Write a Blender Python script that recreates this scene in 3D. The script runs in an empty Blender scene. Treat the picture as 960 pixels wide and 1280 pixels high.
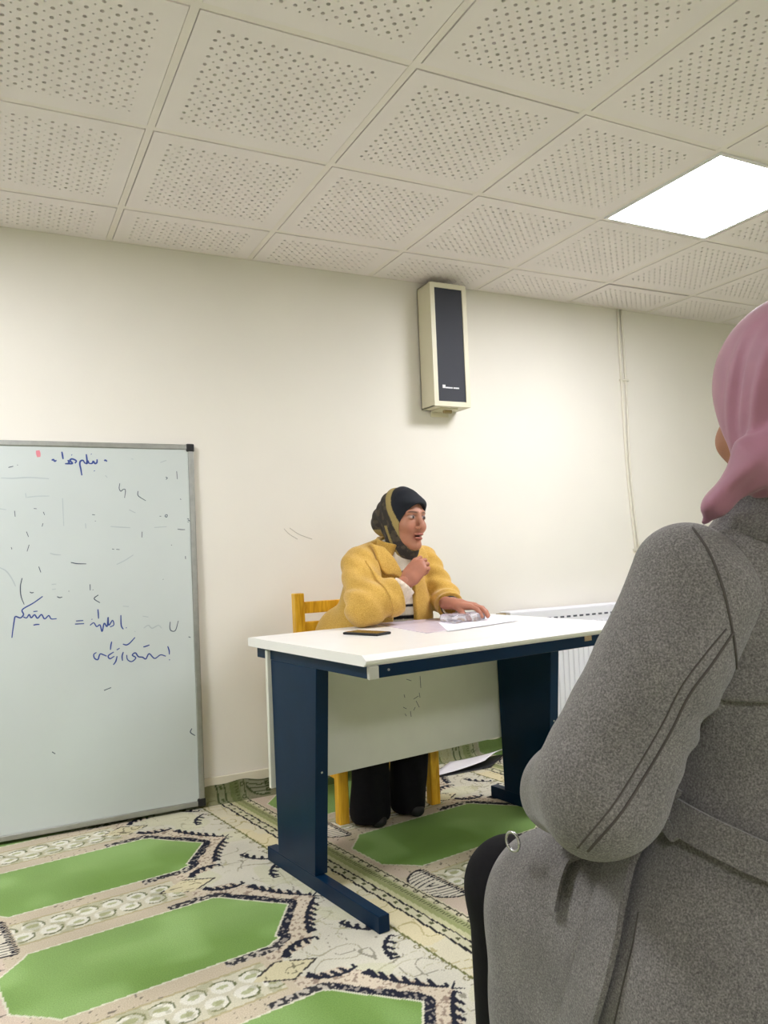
import bpy, bmesh, math, random
import numpy as np
from mathutils import Matrix, Vector
random.seed(7)
RNG = np.random.RandomState(11)

# ------------------------------------------------------------------ camera
H = 2.36                                   # ceiling height, wall_back face at y = 0, floor at z = 0
FPX = 984.63                               # focal length in pixels of the 960x1280 frame
CAM = np.array([-0.46415, -3.35956, 1.03145])
YAW, PIT, ROL = -0.46705, 0.0487, -0.03926
_f = np.array([-math.sin(YAW) * math.cos(PIT), math.cos(YAW) * math.cos(PIT), math.sin(PIT)])
_r = np.array([math.cos(YAW), math.sin(YAW), 0.0])
_u = np.cross(_r, _f)
CR = _r * math.cos(ROL) + _u * math.sin(ROL)
CU = -_r * math.sin(ROL) + _u * math.cos(ROL)
CF = _f
scn = bpy.context.scene
col = scn.collection
cam_d = bpy.data.cameras.new('camera')
cam_d.sensor_fit = 'VERTICAL'
cam_d.sensor_height = 36.0
cam_d.lens = FPX / 1280 * 36.0
cam_d.clip_start = 0.02
cam = bpy.data.objects.new('camera', cam_d)
col.objects.link(cam)
cam.matrix_world = Matrix(((CR[0], CU[0], -CF[0], CAM[0]), (CR[1], CU[1], -CF[1], CAM[1]),
                           (CR[2], CU[2], -CF[2], CAM[2]), (0, 0, 0, 1)))
scn.camera = cam

# ------------------------------------------------------------------ world and exposure
world = bpy.data.worlds.new('world')
scn.world = world
world.use_nodes = True
world.node_tree.nodes['Background'].inputs[0].default_value = (0.8, 0.85, 0.9, 1)
world.node_tree.nodes['Background'].inputs[1].default_value = 0.15
scn.view_settings.view_transform = 'Standard'
scn.view_settings.look = 'None'
scn.view_settings.gamma = 1.0
scn.view_settings.use_curve_mapping = False
scn.view_settings.exposure = 0.0
PANEL_POWER = 45.0                         # emission of the ceiling LED panels
PANEL_CELLS = [(3, 3), (-2, 3), (3, 9), (-2, 9)]      # grid cells (column, row) that hold an LED panel


# ------------------------------------------------------------------ helpers: pixel geometry
def ray(px, py):
    return CF + CR * (px - 480) / FPX - CU * (py - 640) / FPX
def D(px, py, d):                          # point at depth d
    return CAM + ray(px, py) * d
def onY(px, py, y):
    v = ray(px, py); return CAM + v * ((y - CAM[1]) / v[1])
def onZ(px, py, z):
    v = ray(px, py); return CAM + v * ((z - CAM[2]) / v[2])
def A(*a): return np.array(a, float)
def nrm(v): v = np.asarray(v, float); return v / np.linalg.norm(v)
def lin(c):
    c = c / 255.0
    return c / 12.92 if c <= 0.04045 else ((c + 0.055) / 1.055) ** 2.4
def rgb(r, g, b): return (lin(r), lin(g), lin(b), 1.0)

# ------------------------------------------------------------------ helpers: materials
def nodes_of(name):
    m = bpy.data.materials.new(name); m.use_nodes = True
    nt = m.node_tree
    return m, nt, nt.nodes['Principled BSDF']
def mat(name, c, rough=0.6, metal=0.0, var=0.06, scale=12.0, bump=0.0, bscale=200.0, spec=0.5, sheen=0.0, coat=0.0):
    m, nt, b = nodes_of(name)
    tc = nt.nodes.new('ShaderNodeTexCoord')
    nz = nt.nodes.new('ShaderNodeTexNoise'); nz.inputs['Scale'].default_value = scale; nz.inputs['Detail'].default_value = 4
    nt.links.new(tc.outputs['Object'], nz.inputs['Vector'])
    rp = nt.nodes.new('ShaderNodeValToRGB')
    rp.color_ramp.elements[0].position = 0.3; rp.color_ramp.elements[1].position = 0.7
    rp.color_ramp.elements[0].color = tuple(x * (1 - var) for x in c[:3]) + (1,)
    rp.color_ramp.elements[1].color = tuple(min(1, x * (1 + var)) for x in c[:3]) + (1,)
    nt.links.new(nz.outputs['Fac'], rp.inputs['Fac'])
    nt.links.new(rp.outputs['Color'], b.inputs['Base Color'])
    b.inputs['Roughness'].default_value = rough
    b.inputs['Metallic'].default_value = metal
    b.inputs['Specular IOR Level'].default_value = spec
    b.inputs['Sheen Weight'].default_value = sheen
    b.inputs['Coat Weight'].default_value = coat
    if bump > 0:
        n2 = nt.nodes.new('ShaderNodeTexNoise'); n2.inputs['Scale'].default_value = bscale; n2.inputs['Detail'].default_value = 3
        nt.links.new(tc.outputs['Object'], n2.inputs['Vector'])
        bp = nt.nodes.new('ShaderNodeBump'); bp.inputs['Strength'].default_value = bump; bp.inputs['Distance'].default_value = 0.002
        nt.links.new(n2.outputs['Fac'], bp.inputs['Height'])
        nt.links.new(bp.outputs['Normal'], b.inputs['Normal'])
    return m
def mat_vc(name, rough=0.8, var=0.12, scale=250.0, bump=0.3, bscale=400.0, sheen=0.0, spec=0.3):
    """vertex-colour material with fine grain"""
    m, nt, b = nodes_of(name)
    at = nt.nodes.new('ShaderNodeAttribute'); at.attribute_name = 'Col'
    tc = nt.nodes.new('ShaderNodeTexCoord')
    nz = nt.nodes.new('ShaderNodeTexNoise'); nz.inputs['Scale'].default_value = scale; nz.inputs['Detail'].default_value = 3
    nt.links.new(tc.outputs['Object'], nz.inputs['Vector'])
    mr = nt.nodes.new('ShaderNodeMapRange')
    mr.inputs['From Min'].default_value = 0.3; mr.inputs['From Max'].default_value = 0.7
    mr.inputs['To Min'].default_value = 1 - var; mr.inputs['To Max'].default_value = 1 + var
    nt.links.new(nz.outputs['Fac'], mr.inputs['Value'])
    mx = nt.nodes.new('ShaderNodeVectorMath'); mx.operation = 'SCALE'
    nt.links.new(at.outputs['Color'], mx.inputs[0]); nt.links.new(mr.outputs['Result'], mx.inputs['Scale'])
    nt.links.new(mx.outputs['Vector'], b.inputs['Base Color'])
    b.inputs['Roughness'].default_value = rough
    b.inputs['Sheen Weight'].default_value = sheen
    b.inputs['Specular IOR Level'].default_value = spec
    n2 = nt.nodes.new('ShaderNodeTexNoise'); n2.inputs['Scale'].default_value = bscale
    nt.links.new(tc.outputs['Object'], n2.inputs['Vector'])
    bp = nt.nodes.new('ShaderNodeBump'); bp.inputs['Strength'].default_value = bump; bp.inputs['Distance'].default_value = 0.002
    nt.links.new(n2.outputs['Fac'], bp.inputs['Height']); nt.links.new(bp.outputs['Normal'], b.inputs['Normal'])
    return m
def mat_wool(name, c0, c1, c2, scale=260.0, coarse=18.0):
    m, nt, b = nodes_of(name)
    tc = nt.nodes.new('ShaderNodeTexCoord')
    n1 = nt.nodes.new('ShaderNodeTexNoise'); n1.inputs['Scale'].default_value = scale; n1.inputs['Detail'].default_value = 5; n1.inputs['Roughness'].default_value = 0.7
    n2 = nt.nodes.new('ShaderNodeTexNoise'); n2.inputs['Scale'].default_value = coarse; n2.inputs['Detail'].default_value = 3
    for n in (n1, n2): nt.links.new(tc.outputs['Object'], n.inputs['Vector'])
    rp = nt.nodes.new('ShaderNodeValToRGB')
    e = rp.color_ramp.elements
    e[0].position = 0.34; e[0].color = c0; e[1].position = 0.66; e[1].color = c2
    k = e.new(0.5); k.color = c1
    nt.links.new(n1.outputs['Fac'], rp.inputs['Fac'])
    mr = nt.nodes.new('ShaderNodeMapRange'); mr.inputs['From Min'].default_value = 0.3; mr.inputs['From Max'].default_value = 0.7
    mr.inputs['To Min'].default_value = 0.88; mr.inputs['To Max'].default_value = 1.1
    nt.links.new(n2.outputs['Fac'], mr.inputs['Value'])
    vm = nt.nodes.new('ShaderNodeVectorMath'); vm.operation = 'SCALE'
    nt.links.new(rp.outputs['Color'], vm.inputs[0]); nt.links.new(mr.outputs['Result'], vm.inputs['Scale'])
    nt.links.new(vm.outputs['Vector'], b.inputs['Base Color'])
    b.inputs['Roughness'].default_value = 0.95; b.inputs['Specular IOR Level'].default_value = 0.1
    b.inputs['Sheen Weight'].default_value = 0.25; b.inputs['Sheen Roughness'].default_value = 0.5
    bp = nt.nodes.new('ShaderNodeBump'); bp.inputs['Strength'].default_value = 0.5; bp.inputs['Distance'].default_value = 0.0015
    nt.links.new(n1.outputs['Fac'], bp.inputs['Height']); nt.links.new(bp.outputs['Normal'], b.inputs['Normal'])
    return m
def mat_wood(name, c0, c1):
    m, nt, b = nodes_of(name)
    tc = nt.nodes.new('ShaderNodeTexCoord')
    mp = nt.nodes.new('ShaderNodeMapping'); mp.inputs['Scale'].default_value = (30, 30, 3)
    nz = nt.nodes.new('ShaderNodeTexNoise'); nz.inputs['Scale'].default_value = 2.5; nz.inputs['Detail'].default_value = 6; nz.inputs['Distortion'].default_value = 1.0
    nt.links.new(tc.outputs['Object'], mp.inputs['Vector']); nt.links.new(mp.outputs['Vector'], nz.inputs['Vector'])
    rp = nt.nodes.new('ShaderNodeValToRGB'); rp.color_ramp.elements[0].position = 0.3; rp.color_ramp.elements[1].position = 0.65
    rp.color_ramp.elements[0].color = c0; rp.color_ramp.elements[1].color = c1
    nt.links.new(nz.outputs['Fac'], rp.inputs['Fac']); nt.links.new(rp.outputs['Color'], b.inputs['Base Color'])
    b.inputs['Roughness'].default_value = 0.4
    return m
def mat_emit(name, c, s):
    m, nt, b = nodes_of(name)
    b.inputs['Base Color'].default_value = (0.9, 0.9, 0.9, 1)
    b.inputs['Emission Color'].default_value = c
    b.inputs['Emission Strength'].default_value = s
    return m
def mat_clear(name, c, trans=0.7, rough=0.25):
    m, nt, b = nodes_of(name)
    b.inputs['Base Color'].default_value = c
    b.inputs['Roughness'].default_value = rough
    b.inputs['Transmission Weight'].default_value = trans
    b.inputs['IOR'].default_value = 1.2
    return m

M = dict(
    wall=mat('wall_paint', rgb(232, 228, 217), 0.75, var=0.025, scale=1.6, bump=0.08, bscale=90),
    trim=mat('trim_paint', rgb(222, 216, 196), 0.5, var=0.03),
    slab=mat('floor_screed', rgb(120, 118, 112), 0.9),
    tile=mat('ceiling_tile_white', rgb(245, 237, 237), 0.85, var=0.02, scale=4, bump=0.05),
    bar=mat('ceiling_bar_white', rgb(243, 235, 230), 0.6, var=0.02),
    fleece=mat('tile_fleece_grey', rgb(84, 70, 63), 0.95),
    led=mat_emit('led_diffuser', (0.97, 0.965, 1.04, 1), PANEL_POWER),
    ledframe=mat('led_frame_white', rgb(238, 238, 240), 0.4, var=0.01),
    alu=mat('brushed_aluminium', rgb(170, 172, 168), 0.35, metal=0.8, var=0.08, scale=40),
    board=mat('whiteboard_enamel', rgb(200, 208, 205), 0.22, var=0.03, scale=2.2),
    blackp=mat('black_plastic', rgb(24, 24, 28), 0.4),
    ink=mat('blue_marker_ink', rgb(46, 70, 140), 0.6),
    inkd=mat('dark_marker_ink', rgb(62, 74, 90), 0.6),
    inkf=mat('faded_marker_ink', rgb(172, 183, 184), 0.6),
    inkr=mat('red_marker_ink', rgb(214, 130, 140), 0.6),
    top=mat('white_laminate', rgb(236, 234, 228), 0.3, var=0.015),
    steel=mat('navy_blue_steel', rgb(9, 38, 64), 0.28, var=0.1, scale=8, spec=0.15),
    capw=mat('grey_white_plastic', rgb(196, 196, 186), 0.5),
    panel=mat('modesty_panel_cream', rgb(222, 222, 208), 0.45, var=0.02),
    screw=mat('zinc_screw', rgb(190, 190, 190), 0.35, metal=0.9),
    sticker=mat('tan_sticker', rgb(160, 140, 110), 0.7, var=0.2, scale=200),
    wood=mat_wood('yellow_varnished_pine', rgb(206, 146, 22), rgb(240, 190, 52)),
    wood2=mat_wood('brown_stool_wood', rgb(120, 84, 50), rgb(150, 110, 70)),
    spk=mat('speaker_cream_metal', rgb(222, 216, 190), 0.45, var=0.02),
    spkg=mat('speaker_black_mesh', rgb(30, 34, 44), 0.55, var=0.15, scale=300, bump=0.5, bscale=600),
    white=mat('white_print', rgb(235, 235, 235), 0.5),
    rad=mat('radiator_white_enamel', rgb(232, 232, 238), 0.35, var=0.01),
    slot=mat('radiator_slot_shadow', rgb(90, 92, 104), 0.8),
    brass=mat('brass_valve', rgb(170, 150, 110), 0.4, metal=0.7),
    pvc=mat('cream_pvc_conduit', rgb(226, 221, 204), 0.5, var=0.02),
    pencil=mat('pencil_scuff', rgb(176, 172, 158), 0.9),
    paper=mat('white_paper', rgb(236, 234, 240), 0.8, var=0.02),
    sleeve=mat('plastic_file_pale_violet', rgb(222, 210, 222), 0.25, var=0.04, scale=20),
    pouch=mat_clear('clear_plastic_pouch', (0.90, 0.89, 0.97, 1), 0.75, 0.12),
    glass=mat('phone_glass', rgb(26, 24, 22), 0.06, var=0.02, spec=0.7),
    phone=mat('phone_case_black', rgb(16, 16, 18), 0.5),
    carpet=mat_vc('prayer_carpet_pile', 0.95, 0.16, 320.0, 0.6, 350.0, spec=0.1),
    skin=mat_vc('skin', 0.5, 0.05, 40.0, 0.06, 500.0, spec=0.4),
    scarf=mat_vc('printed_scarf', 0.75, 0.08, 300.0, 0.15, 600.0),
    eye=mat_vc('eye', 0.1, 0.0, 10.0, 0.0, 10.0, spec=0.6),
    yellow=mat_wool('mustard_wool', rgb(182, 140, 58), rgb(204, 164, 80), rgb(219, 181, 99), 300.0, 10.0),
    knit=mat_vc('striped_knit', 0.9, 0.08, 300.0, 0.4, 500.0),
    black=mat('black_trouser_cloth', rgb(16, 15, 18), 0.9, var=0.2, scale=60, bump=0.2, bscale=300, spec=0.2),
    shoe=mat('black_shoe_leather', rgb(14, 13, 15), 0.6),
    grey=mat_wool('grey_wool', rgb(84, 82, 80), rgb(114, 111, 108), rgb(146, 143, 139), 420.0, 14.0),
    greyd=mat('grey_wool_seam', rgb(78, 74, 70), 0.95),
    pink=mat('dusty_pink_chiffon', rgb(158, 106, 125), 0.6, var=0.06, scale=30, bump=0.05, sheen=0.3),
    chrome=mat('chrome', rgb(190, 190, 190), 0.25, metal=1.0),
    band=mat('cream_bangle', rgb(230, 215, 180), 0.3),
)

# ------------------------------------------------------------------ helpers: objects
def raw_mesh(name, V, F):
    me = bpy.data.meshes.new(name)
    V = np.asarray(V, np.float32)
    if isinstance(F, np.ndarray) and F.ndim == 2:
        n, k = F.shape
        me.vertices.add(len(V)); me.vertices.foreach_set('co', V.ravel())
        me.loops.add(n * k); me.loops.foreach_set('vertex_index', F.astype(np.int32).ravel())
        me.polygons.add(n); me.polygons.foreach_set('loop_start', np.arange(0, n * k, k, dtype=np.int32))
        me.update(calc_edges=True)
    else:
        me.from_pydata([tuple(map(float, v)) for v in V], [], [tuple(map(int, f)) for f in F])
        me.update()
    return me
def link(name, me, m=None, parent=None, loc=(0, 0, 0), rot=(0, 0, 0), smooth=False):
    o = bpy.data.objects.new(name, me)
    col.objects.link(o)
    o.location = loc; o.rotation_euler = rot
    if m is not None and me is not None and len(me.materials) == 0: me.materials.append(m)
    if parent is not None: o.parent = parent
    if smooth and me is not None:
        me.polygons.foreach_set('use_smooth', np.ones(len(me.polygons), bool)); me.update()
    return o
def tag(o, label=None, cat=None, group=None, kind=None):
    if label: o['label'] = label
    if cat: o['category'] = cat
    if group: o['group'] = group
    if kind: o['kind'] = kind
    return o
def empty(name, loc=(0, 0, 0), rz=0.0):
    o = bpy.data.objects.new(name, None); o.empty_display_size = 0.1
    col.objects.link(o); o.location = loc; o.rotation_euler = (0, 0, rz)
    return o
def set_cols(me, C):
    a = me.color_attributes.new('Col', 'FLOAT_COLOR', 'POINT')
    C4 = np.ones((len(C), 4), np.float32); C4[:, :3] = C
    a.data.foreach_set('color', C4.ravel())

class MB:
    """collects boxes, prisms and tubes of ONE part"""
    def __init__(s): s.v = []; s.f = []
    def add(s, V, F):
        n = len(s.v); s.v += [tuple(map(float, v)) for v in V]; s.f += [tuple(int(i) + n for i in f) for f in F]; return s
    def box(s, c, d, R=None):
        c = A(*c); V = []
        for k in (-.5, .5):
            for j in (-.5, .5):
                for i in (-.5, .5):
                    p = A(i * d[0], j * d[1], k * d[2])
                    V.append(c + (R @ p if R is not None else p))
        return s.add(V, [(0, 2, 3, 1), (4, 5, 7, 6), (0, 1, 5, 4), (2, 6, 7, 3), (0, 4, 6, 2), (1, 3, 7, 5)])
    def bb(s, x0, x1, y0, y1, z0, z1): return s.box(((x0 + x1) / 2, (y0 + y1) / 2, (z0 + z1) / 2), (x1 - x0, y1 - y0, z1 - z0))
    def tube(s, P, r, n=8, cap=True):
        P = [A(*p) for p in P]; V = []; F = []
        rr = r if hasattr(r, '__len__') else [r] * len(P)
        up = A(0, 0, 1)
        for i, p in enumerate(P):
            t = nrm(P[min(i + 1, len(P) - 1)] - P[max(i - 1, 0)])
            a = np.cross(t, up)
            if np.linalg.norm(a) < 0.1: a = np.cross(t, A(1, 0, 0))
            a = nrm(a); b = np.cross(t, a)
            for k in range(n):
                w = 2 * math.pi * k / n
                V.append(p + rr[i] * (a * math.cos(w) + b * math.sin(w)))
        for i in range(len(P) - 1):
            for k in range(n):
                F.append((i * n + k, i * n + (k + 1) % n, (i + 1) * n + (k + 1) % n, (i + 1) * n + k))
        if cap: F += [tuple(range(n))[::-1], tuple((len(P) - 1) * n + k for k in range(n))]
        return s.add(V, F)
    def extrude(s, poly, vec):               # closed planar polygon (3-D points) swept along vec
        n = len(poly); P = [A(*p) for p in poly]; v = A(*vec)
        return s.add(P + [p + v for p in P], [tuple(range(n))[::-1], tuple(range(n, 2 * n))] + [(i, (i + 1) % n, n + (i + 1) % n, n + i) for i in range(n)])
    def strip(s, L, R, N, th):                # ribbon between two 3-D polylines, thickness th along normals N
        L = np.asarray(L); R = np.asarray(R); N = np.asarray(N); n = len(L)
        V = list(L) + list(R) + list(L + N * th) + list(R + N * th); F = []
        for i in range(n - 1):
            F += [(i, i + 1, n + i + 1, n + i), (2 * n + i, 3 * n + i, 3 * n + i + 1, 2 * n + i + 1),
                  (i, 2 * n + i, 2 * n + i + 1, i + 1), (n + i, n + i + 1, 3 * n + i + 1, 3 * n + i)]
        F += [(0, n, 3 * n, 2 * n), (n - 1, 3 * n - 1, 4 * n - 1, 2 * n - 1)]
        return s.add(V, F)
    def build(s, name, m, parent=None, loc=(0, 0, 0), rot=(0, 0, 0), bevel=0.0, seg=2, smooth=False):
        me = raw_mesh(name, s.v, s.f)
        bm = bmesh.new(); bm.from_mesh(me)
        bmesh.ops.recalc_face_normals(bm, faces=bm.faces)
        if bevel > 0:
            bmesh.ops.bevel(bm, geom=list(bm.edges), offset=bevel, segments=seg, affect='EDGES', profile=0.5, clamp_overlap=True)
        bm.to_mesh(me); bm.free()
        return link(name, me, m, parent, loc, rot, smooth)

# ------------------------------------------------------------------ helpers: signed distance modelling
def snet(f, lo, hi, h):
    """surface nets on a narrow band of the signed distance f"""
    lo = np.asarray(lo, float); hi = np.asarray(hi, float)
    B = 4
    M3 = np.ceil((hi - lo) / (h * B)).astype(int) + 1
    g = [lo[i] + h * B * np.arange(M3[i] + 1) for i in range(3)]
    G = np.stack(np.meshgrid(*g, indexing='ij'), -1)
    cv = f(G.reshape(-1, 3)).reshape(G.shape[:3])
    mn = np.full(M3, 1e9)
    for a in (0, 1):
        for b in (0, 1):
            for c in (0, 1):
                mn = np.minimum(mn, np.abs(cv[a:a + M3[0], b:b + M3[1], c:c + M3[2]]))
    act = mn < h * B * 2.0
    N = M3 * B + 1
    val = np.kron(np.sign(cv[:-1, :-1, :-1]), np.ones((B, B, B)))
    val = np.pad(val, ((0, 1),) * 3, mode='edge').astype(np.float32)
    mask = np.zeros(N, bool)
    ak = np.kron(act, np.ones((B, B, B), bool)).astype(bool)
    mask[:-1, :-1, :-1] |= ak; mask[1:, :-1, :-1] |= ak; mask[:-1, 1:, :-1] |= ak; mask[:-1, :-1, 1:] |= ak
    mask[1:, 1:, :-1] |= ak; mask[1:, :-1, 1:] |= ak; mask[:-1, 1:, 1:] |= ak; mask[1:, 1:, 1:] |= ak
    idx = np.argwhere(mask)
    out = np.empty(len(idx), np.float32)
    for k in range(0, len(idx), 400000):
        out[k:k + 400000] = f(lo + idx[k:k + 400000] * h)
    val[mask] = out
    s = val < 0
    cs = np.zeros(N - 1, np.int8)
    for a in (0, 1):
        for b in (0, 1):
            for c in (0, 1):
                cs += s[a:N[0] - 1 + a, b:N[1] - 1 + b, c:N[2] - 1 + c]
    cells = np.argwhere((cs > 0) & (cs < 8) & ak[:N[0] - 1, :N[1] - 1, :N[2] - 1])
    vid = np.full(N - 1, -1, np.int64); vid[cells[:, 0], cells[:, 1], cells[:, 2]] = np.arange(len(cells))
    acc = np.zeros((len(cells), 3)); cnt = np.zeros(len(cells))
    cor = [(a, b, c) for a in (0, 1) for b in (0, 1) for c in (0, 1)]
    for i, p in enumerate(cor):
        for q in cor[i + 1:]:
            if sum(abs(p[k] - q[k]) for k in range(3)) != 1: continue
            va = val[cells[:, 0] + p[0], cells[:, 1] + p[1], cells[:, 2] + p[2]].astype(float)
            vb = val[cells[:, 0] + q[0], cells[:, 1] + q[1], cells[:, 2] + q[2]].astype(float)
            x = (va < 0) != (vb < 0)
            t = np.where(x, va / np.where(x, va - vb, 1), 0)
            pt = np.array(p)[None] + (np.array(q) - np.array(p))[None] * t[:, None]
            acc += pt * x[:, None]; cnt += x
    V = lo + (cells + acc / np.maximum(cnt, 1)[:, None]) * h
    Q = []
    for ax in range(3):
        o1, o2 = [(1, 2), (2, 0), (0, 1)][ax]
        sl0 = [slice(None)] * 3; sl1 = [slice(None)] * 3
        sl0[ax] = slice(0, N[ax] - 1); sl1[ax] = slice(1, N[ax])
        ch = s[tuple(sl0)] != s[tuple(sl1)]
        e = np.argwhere(ch)
        e = e[(e[:, o1] > 0) & (e[:, o2] > 0) & (e[:, o1] < N[o1] - 1) & (e[:, o2] < N[o2] - 1)]
        d1 = np.zeros(3, int); d1[o1] = 1; d2 = np.zeros(3, int); d2[o2] = 1
        ids = [vid[tuple((e - k).T)] for k in (d1 + d2, d2, 0 * d1, d1)]
        q = np.stack(ids, 1)
        ins = s[tuple(e.T)]
        q = np.where(ins[:, None], q, q[:, ::-1])
        Q.append(q[(q >= 0).all(1)])
    Q = np.concatenate(Q)
    for _ in range(2):                        # settle onto the surface
        fv = f(V); e = h * 0.25
        g = np.stack([(f(V + np.eye(3)[k] * e) - f(V - np.eye(3)[k] * e)) / (2 * e) for k in range(3)], 1)
        g2 = (g * g).sum(1)
        st = np.clip(fv / np.maximum(g2, 0.15), -h, h)
        V = V - g * st[:, None] * 0.9
    return V, Q
def smin(a, b, k):
    hh = np.clip(0.5 + 0.5 * (b - a) / k, 0, 1)
    return b + (a - b) * hh - k * hh * (1 - hh)
def smax(a, b, k): return -smin(-a, -b, k)
def cap(p, a, b, ra, rb):
    a = np.asarray(a, float); d = np.asarray(b, float) - a
    t = np.clip(((p - a) @ d) / (d @ d), 0, 1)
    return np.linalg.norm(p - a - t[:, None] * d, axis=1) - (ra + (rb - ra) * t)
def ecap(p, a, b, ra, rb, n, k):              # capsule widened by k along the unit axis n
    n = nrm(n); a = np.asarray(a, float); d = np.asarray(b, float) - a
    t = np.clip(((p - a) @ d) / (d @ d), 0, 1)
    q = p - a - t[:, None] * d
    c = q @ n
    q = q + np.outer(c * (1.0 / k - 1), n)
    return np.linalg.norm(q, axis=1) - (ra + (rb - ra) * t)
def chain(p, pts, k=0.03):
    r = None
    for (a, ra), (b, rb) in zip(pts[:-1], pts[1:]):
        c = cap(p, a, b, ra, rb); r = c if r is None else smin(r, c, k)
    return r
def ell(p, c, rad, R=None):
    q = p - np.asarray(c, float)
    if R is not None: q = q @ np.asarray(R).T
    rad = np.asarray(rad, float)
    k0 = np.linalg.norm(q / rad, axis=1); k1 = np.linalg.norm(q / rad ** 2, axis=1)
    return k0 * (k0 - 1) / np.maximum(k1, 1e-9)
def vnoise(p, scale, seed=0):
    """cheap smooth value noise in 3-D"""
    r = np.random.RandomState(seed).rand(16, 16, 16)
    q = p * scale; i = np.floor(q).astype(int); f = q - i; f = f * f * (3 - 2 * f)
    o = 0
    for a in (0, 1):
        for b in (0, 1):
            for c in (0, 1):
                w = (f[:, 0] if a else 1 - f[:, 0]) * (f[:, 1] if b else 1 - f[:, 1]) * (f[:, 2] if c else 1 - f[:, 2])
                o = o + w * r[(i[:, 0] + a) % 16, (i[:, 1] + b) % 16, (i[:, 2] + c) % 16]
    return o
def sdf_obj(name, f, lo, hi, h, m, parent=None, origin=(0, 0, 0), colf=None):
    V, Q = snet(f, lo, hi, h)
    me = raw_mesh(name, V - np.asarray(origin), Q)
    if colf is not None: set_cols(me, colf(V))
    loc = origin if parent is None else tuple(np.asarray(origin) - np.asarray(parent.location))
    return link(name, me, m, parent, loc, smooth=True)
def rayhit(f, px, t0=0.5, t1=4.5):
    """points where the sight lines of pixels px meet the surface of f"""
    px = np.asarray(px, float)
    d = np.stack([ray(a, b) for a, b in px]); t = np.full(len(px), t0)
    L = np.linalg.norm(d, axis=1)
    for _ in range(140):
        t = np.minimum(t + 0.7 * f(CAM + d * t[:, None]) / L, t1)
    return CAM + d * t[:, None]
def grad(f, P, e=0.002):
    g = np.stack([f(P + np.eye(3)[k] * e) - f(P - np.eye(3)[k] * e) for k in range(3)], 1)
    return g / np.maximum(np.linalg.norm(g, axis=1), 1e-9)[:, None]
def resample(P, n):
    P = np.asarray(P, float)
    # catmull-rom through the points
    Q = np.vstack([2 * P[0] - P[1], P, 2 * P[-1] - P[-2]]); out = []
    m = len(P) - 1
    for u in np.linspace(0, m, n):
        i = min(int(u), m - 1); t = u - i
        a, b, c, d = Q[i], Q[i + 1], Q[i + 2], Q[i + 3]
        out.append(0.5 * ((2 * b) + (c - a) * t + (2 * a - 5 * b + 4 * c - d) * t * t + (3 * b - a - 3 * c + d) * t ** 3))
    return np.array(out)

# ================================================================== the room
X0, X1, Y0 = -3.0, 4.8, -6.344
GY = 0.25593                                # grid line j lies at y = GY - 0.6 j
tag(MB().bb(X0 - .1, X1 + .1, Y0 - .1, .1, -.12, -.012).build('floor', M['slab']), kind='structure')
wb_ = tag(MB().bb(X0 - .1, X1 + .1, 0, .1, -.012, H + .2).build('wall_back', M['wall']), kind='structure')
tag(MB().bb(X0 - .1, X0, Y0, 0, -.012, H + .2).build('wall_left', M['wall']), kind='structure')
tag(MB().bb(X1, X1 + .1, Y0, 0, -.012, H + .2).build('wall_right', M['wall']), kind='structure')
tag(MB().bb(X0 - .1, X1 + .1, Y0 - .1, Y0, -.012, H + .2).build('wall_front', M['wall']), kind='structure')
tag(MB().bb(X0, X1, -.012, 0, 0.0, .105).build('baseboard_back', M['trim'], bevel=.003), kind='structure')
ceil = tag(MB().bb(X0, X1, Y0, 0, H + .0135, H + .06).build('ceiling', M['fleece']), kind='structure')

# perforated ceiling tiles: one shared mesh, one object per tile
PITCH, MARG = 0.018, 0.066                  # half pitch of the hole lattice, first cell edge
def tile_mesh(name, ymax=0.586):
    V = []; F = []; vi = {}
    def v(x, y, z):
        k = (round(x, 5), round(y, 5), round(z, 5))
        if k not in vi: vi[k] = len(V); V.append(k)
        return vi[k]
    lo = 0.014; n = 26
    ny = min(n, int((ymax - .012 - MARG) / PITCH))
    for i in range(n):
        for j in range(ny):
            x = MARG + PITCH * i; y = MARG + PITCH * j
            cx, cy = x + PITCH / 2, y + PITCH / 2
            r = 0.0056 if (i % 2 == 0 and j % 2 == 0) else (0.0031 if (i % 2 == 1 and j % 2 == 1) else 0)
            sq = [(x, y), (cx, y), (x + PITCH, y), (x + PITCH, cy), (x + PITCH, y + PITCH), (cx, y + PITCH), (x, y + PITCH), (x, cy)]
            if r == 0: F.append([v(a, b, 0) for a, b in sq]); continue
            ci = [(cx + r * math.cos(math.pi * (k / 4 - .75)), cy + r * math.sin(math.pi * (k / 4 - .75))) for k in range(8)]
            for k in range(8):
                k2 = (k + 1) % 8
                F.append([v(*sq[k], 0), v(*sq[k2], 0), v(*ci[k2], 0), v(*ci[k], 0)])
                F.append([v(*ci[k], 0), v(*ci[k2], 0), v(*ci[k2], .012), v(*ci[k], .012)])
    a0, a1 = MARG, MARG + PITCH * n; b1 = MARG + PITCH * ny
    hi = 0.586
    for q in ([(lo, lo), (hi, lo), (a1, a0), (a0, a0)], [(hi, lo), (hi, ymax), (a1, b1), (a1, a0)],
              [(hi, ymax), (lo, ymax), (a0, b1), (a1, b1)], [(lo, ymax), (lo, lo), (a0, a0), (a0, b1)]):
        F.append([v(x, y, 0) for x, y in q])
    ring = [(lo, lo), (hi, lo), (hi, ymax), (lo, ymax)]
    for k in range(4):
        (x, y), (x2, y2) = ring[k], ring[(k + 1) % 4]
        F.append([v(x, y, 0), v(x, y, .012), v(x2, y2, .012), v(x2, y2, 0)])
    me = raw_mesh(name, V, [f[::-1] for f in F]); me.materials.append(M['tile'])
    return me
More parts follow.
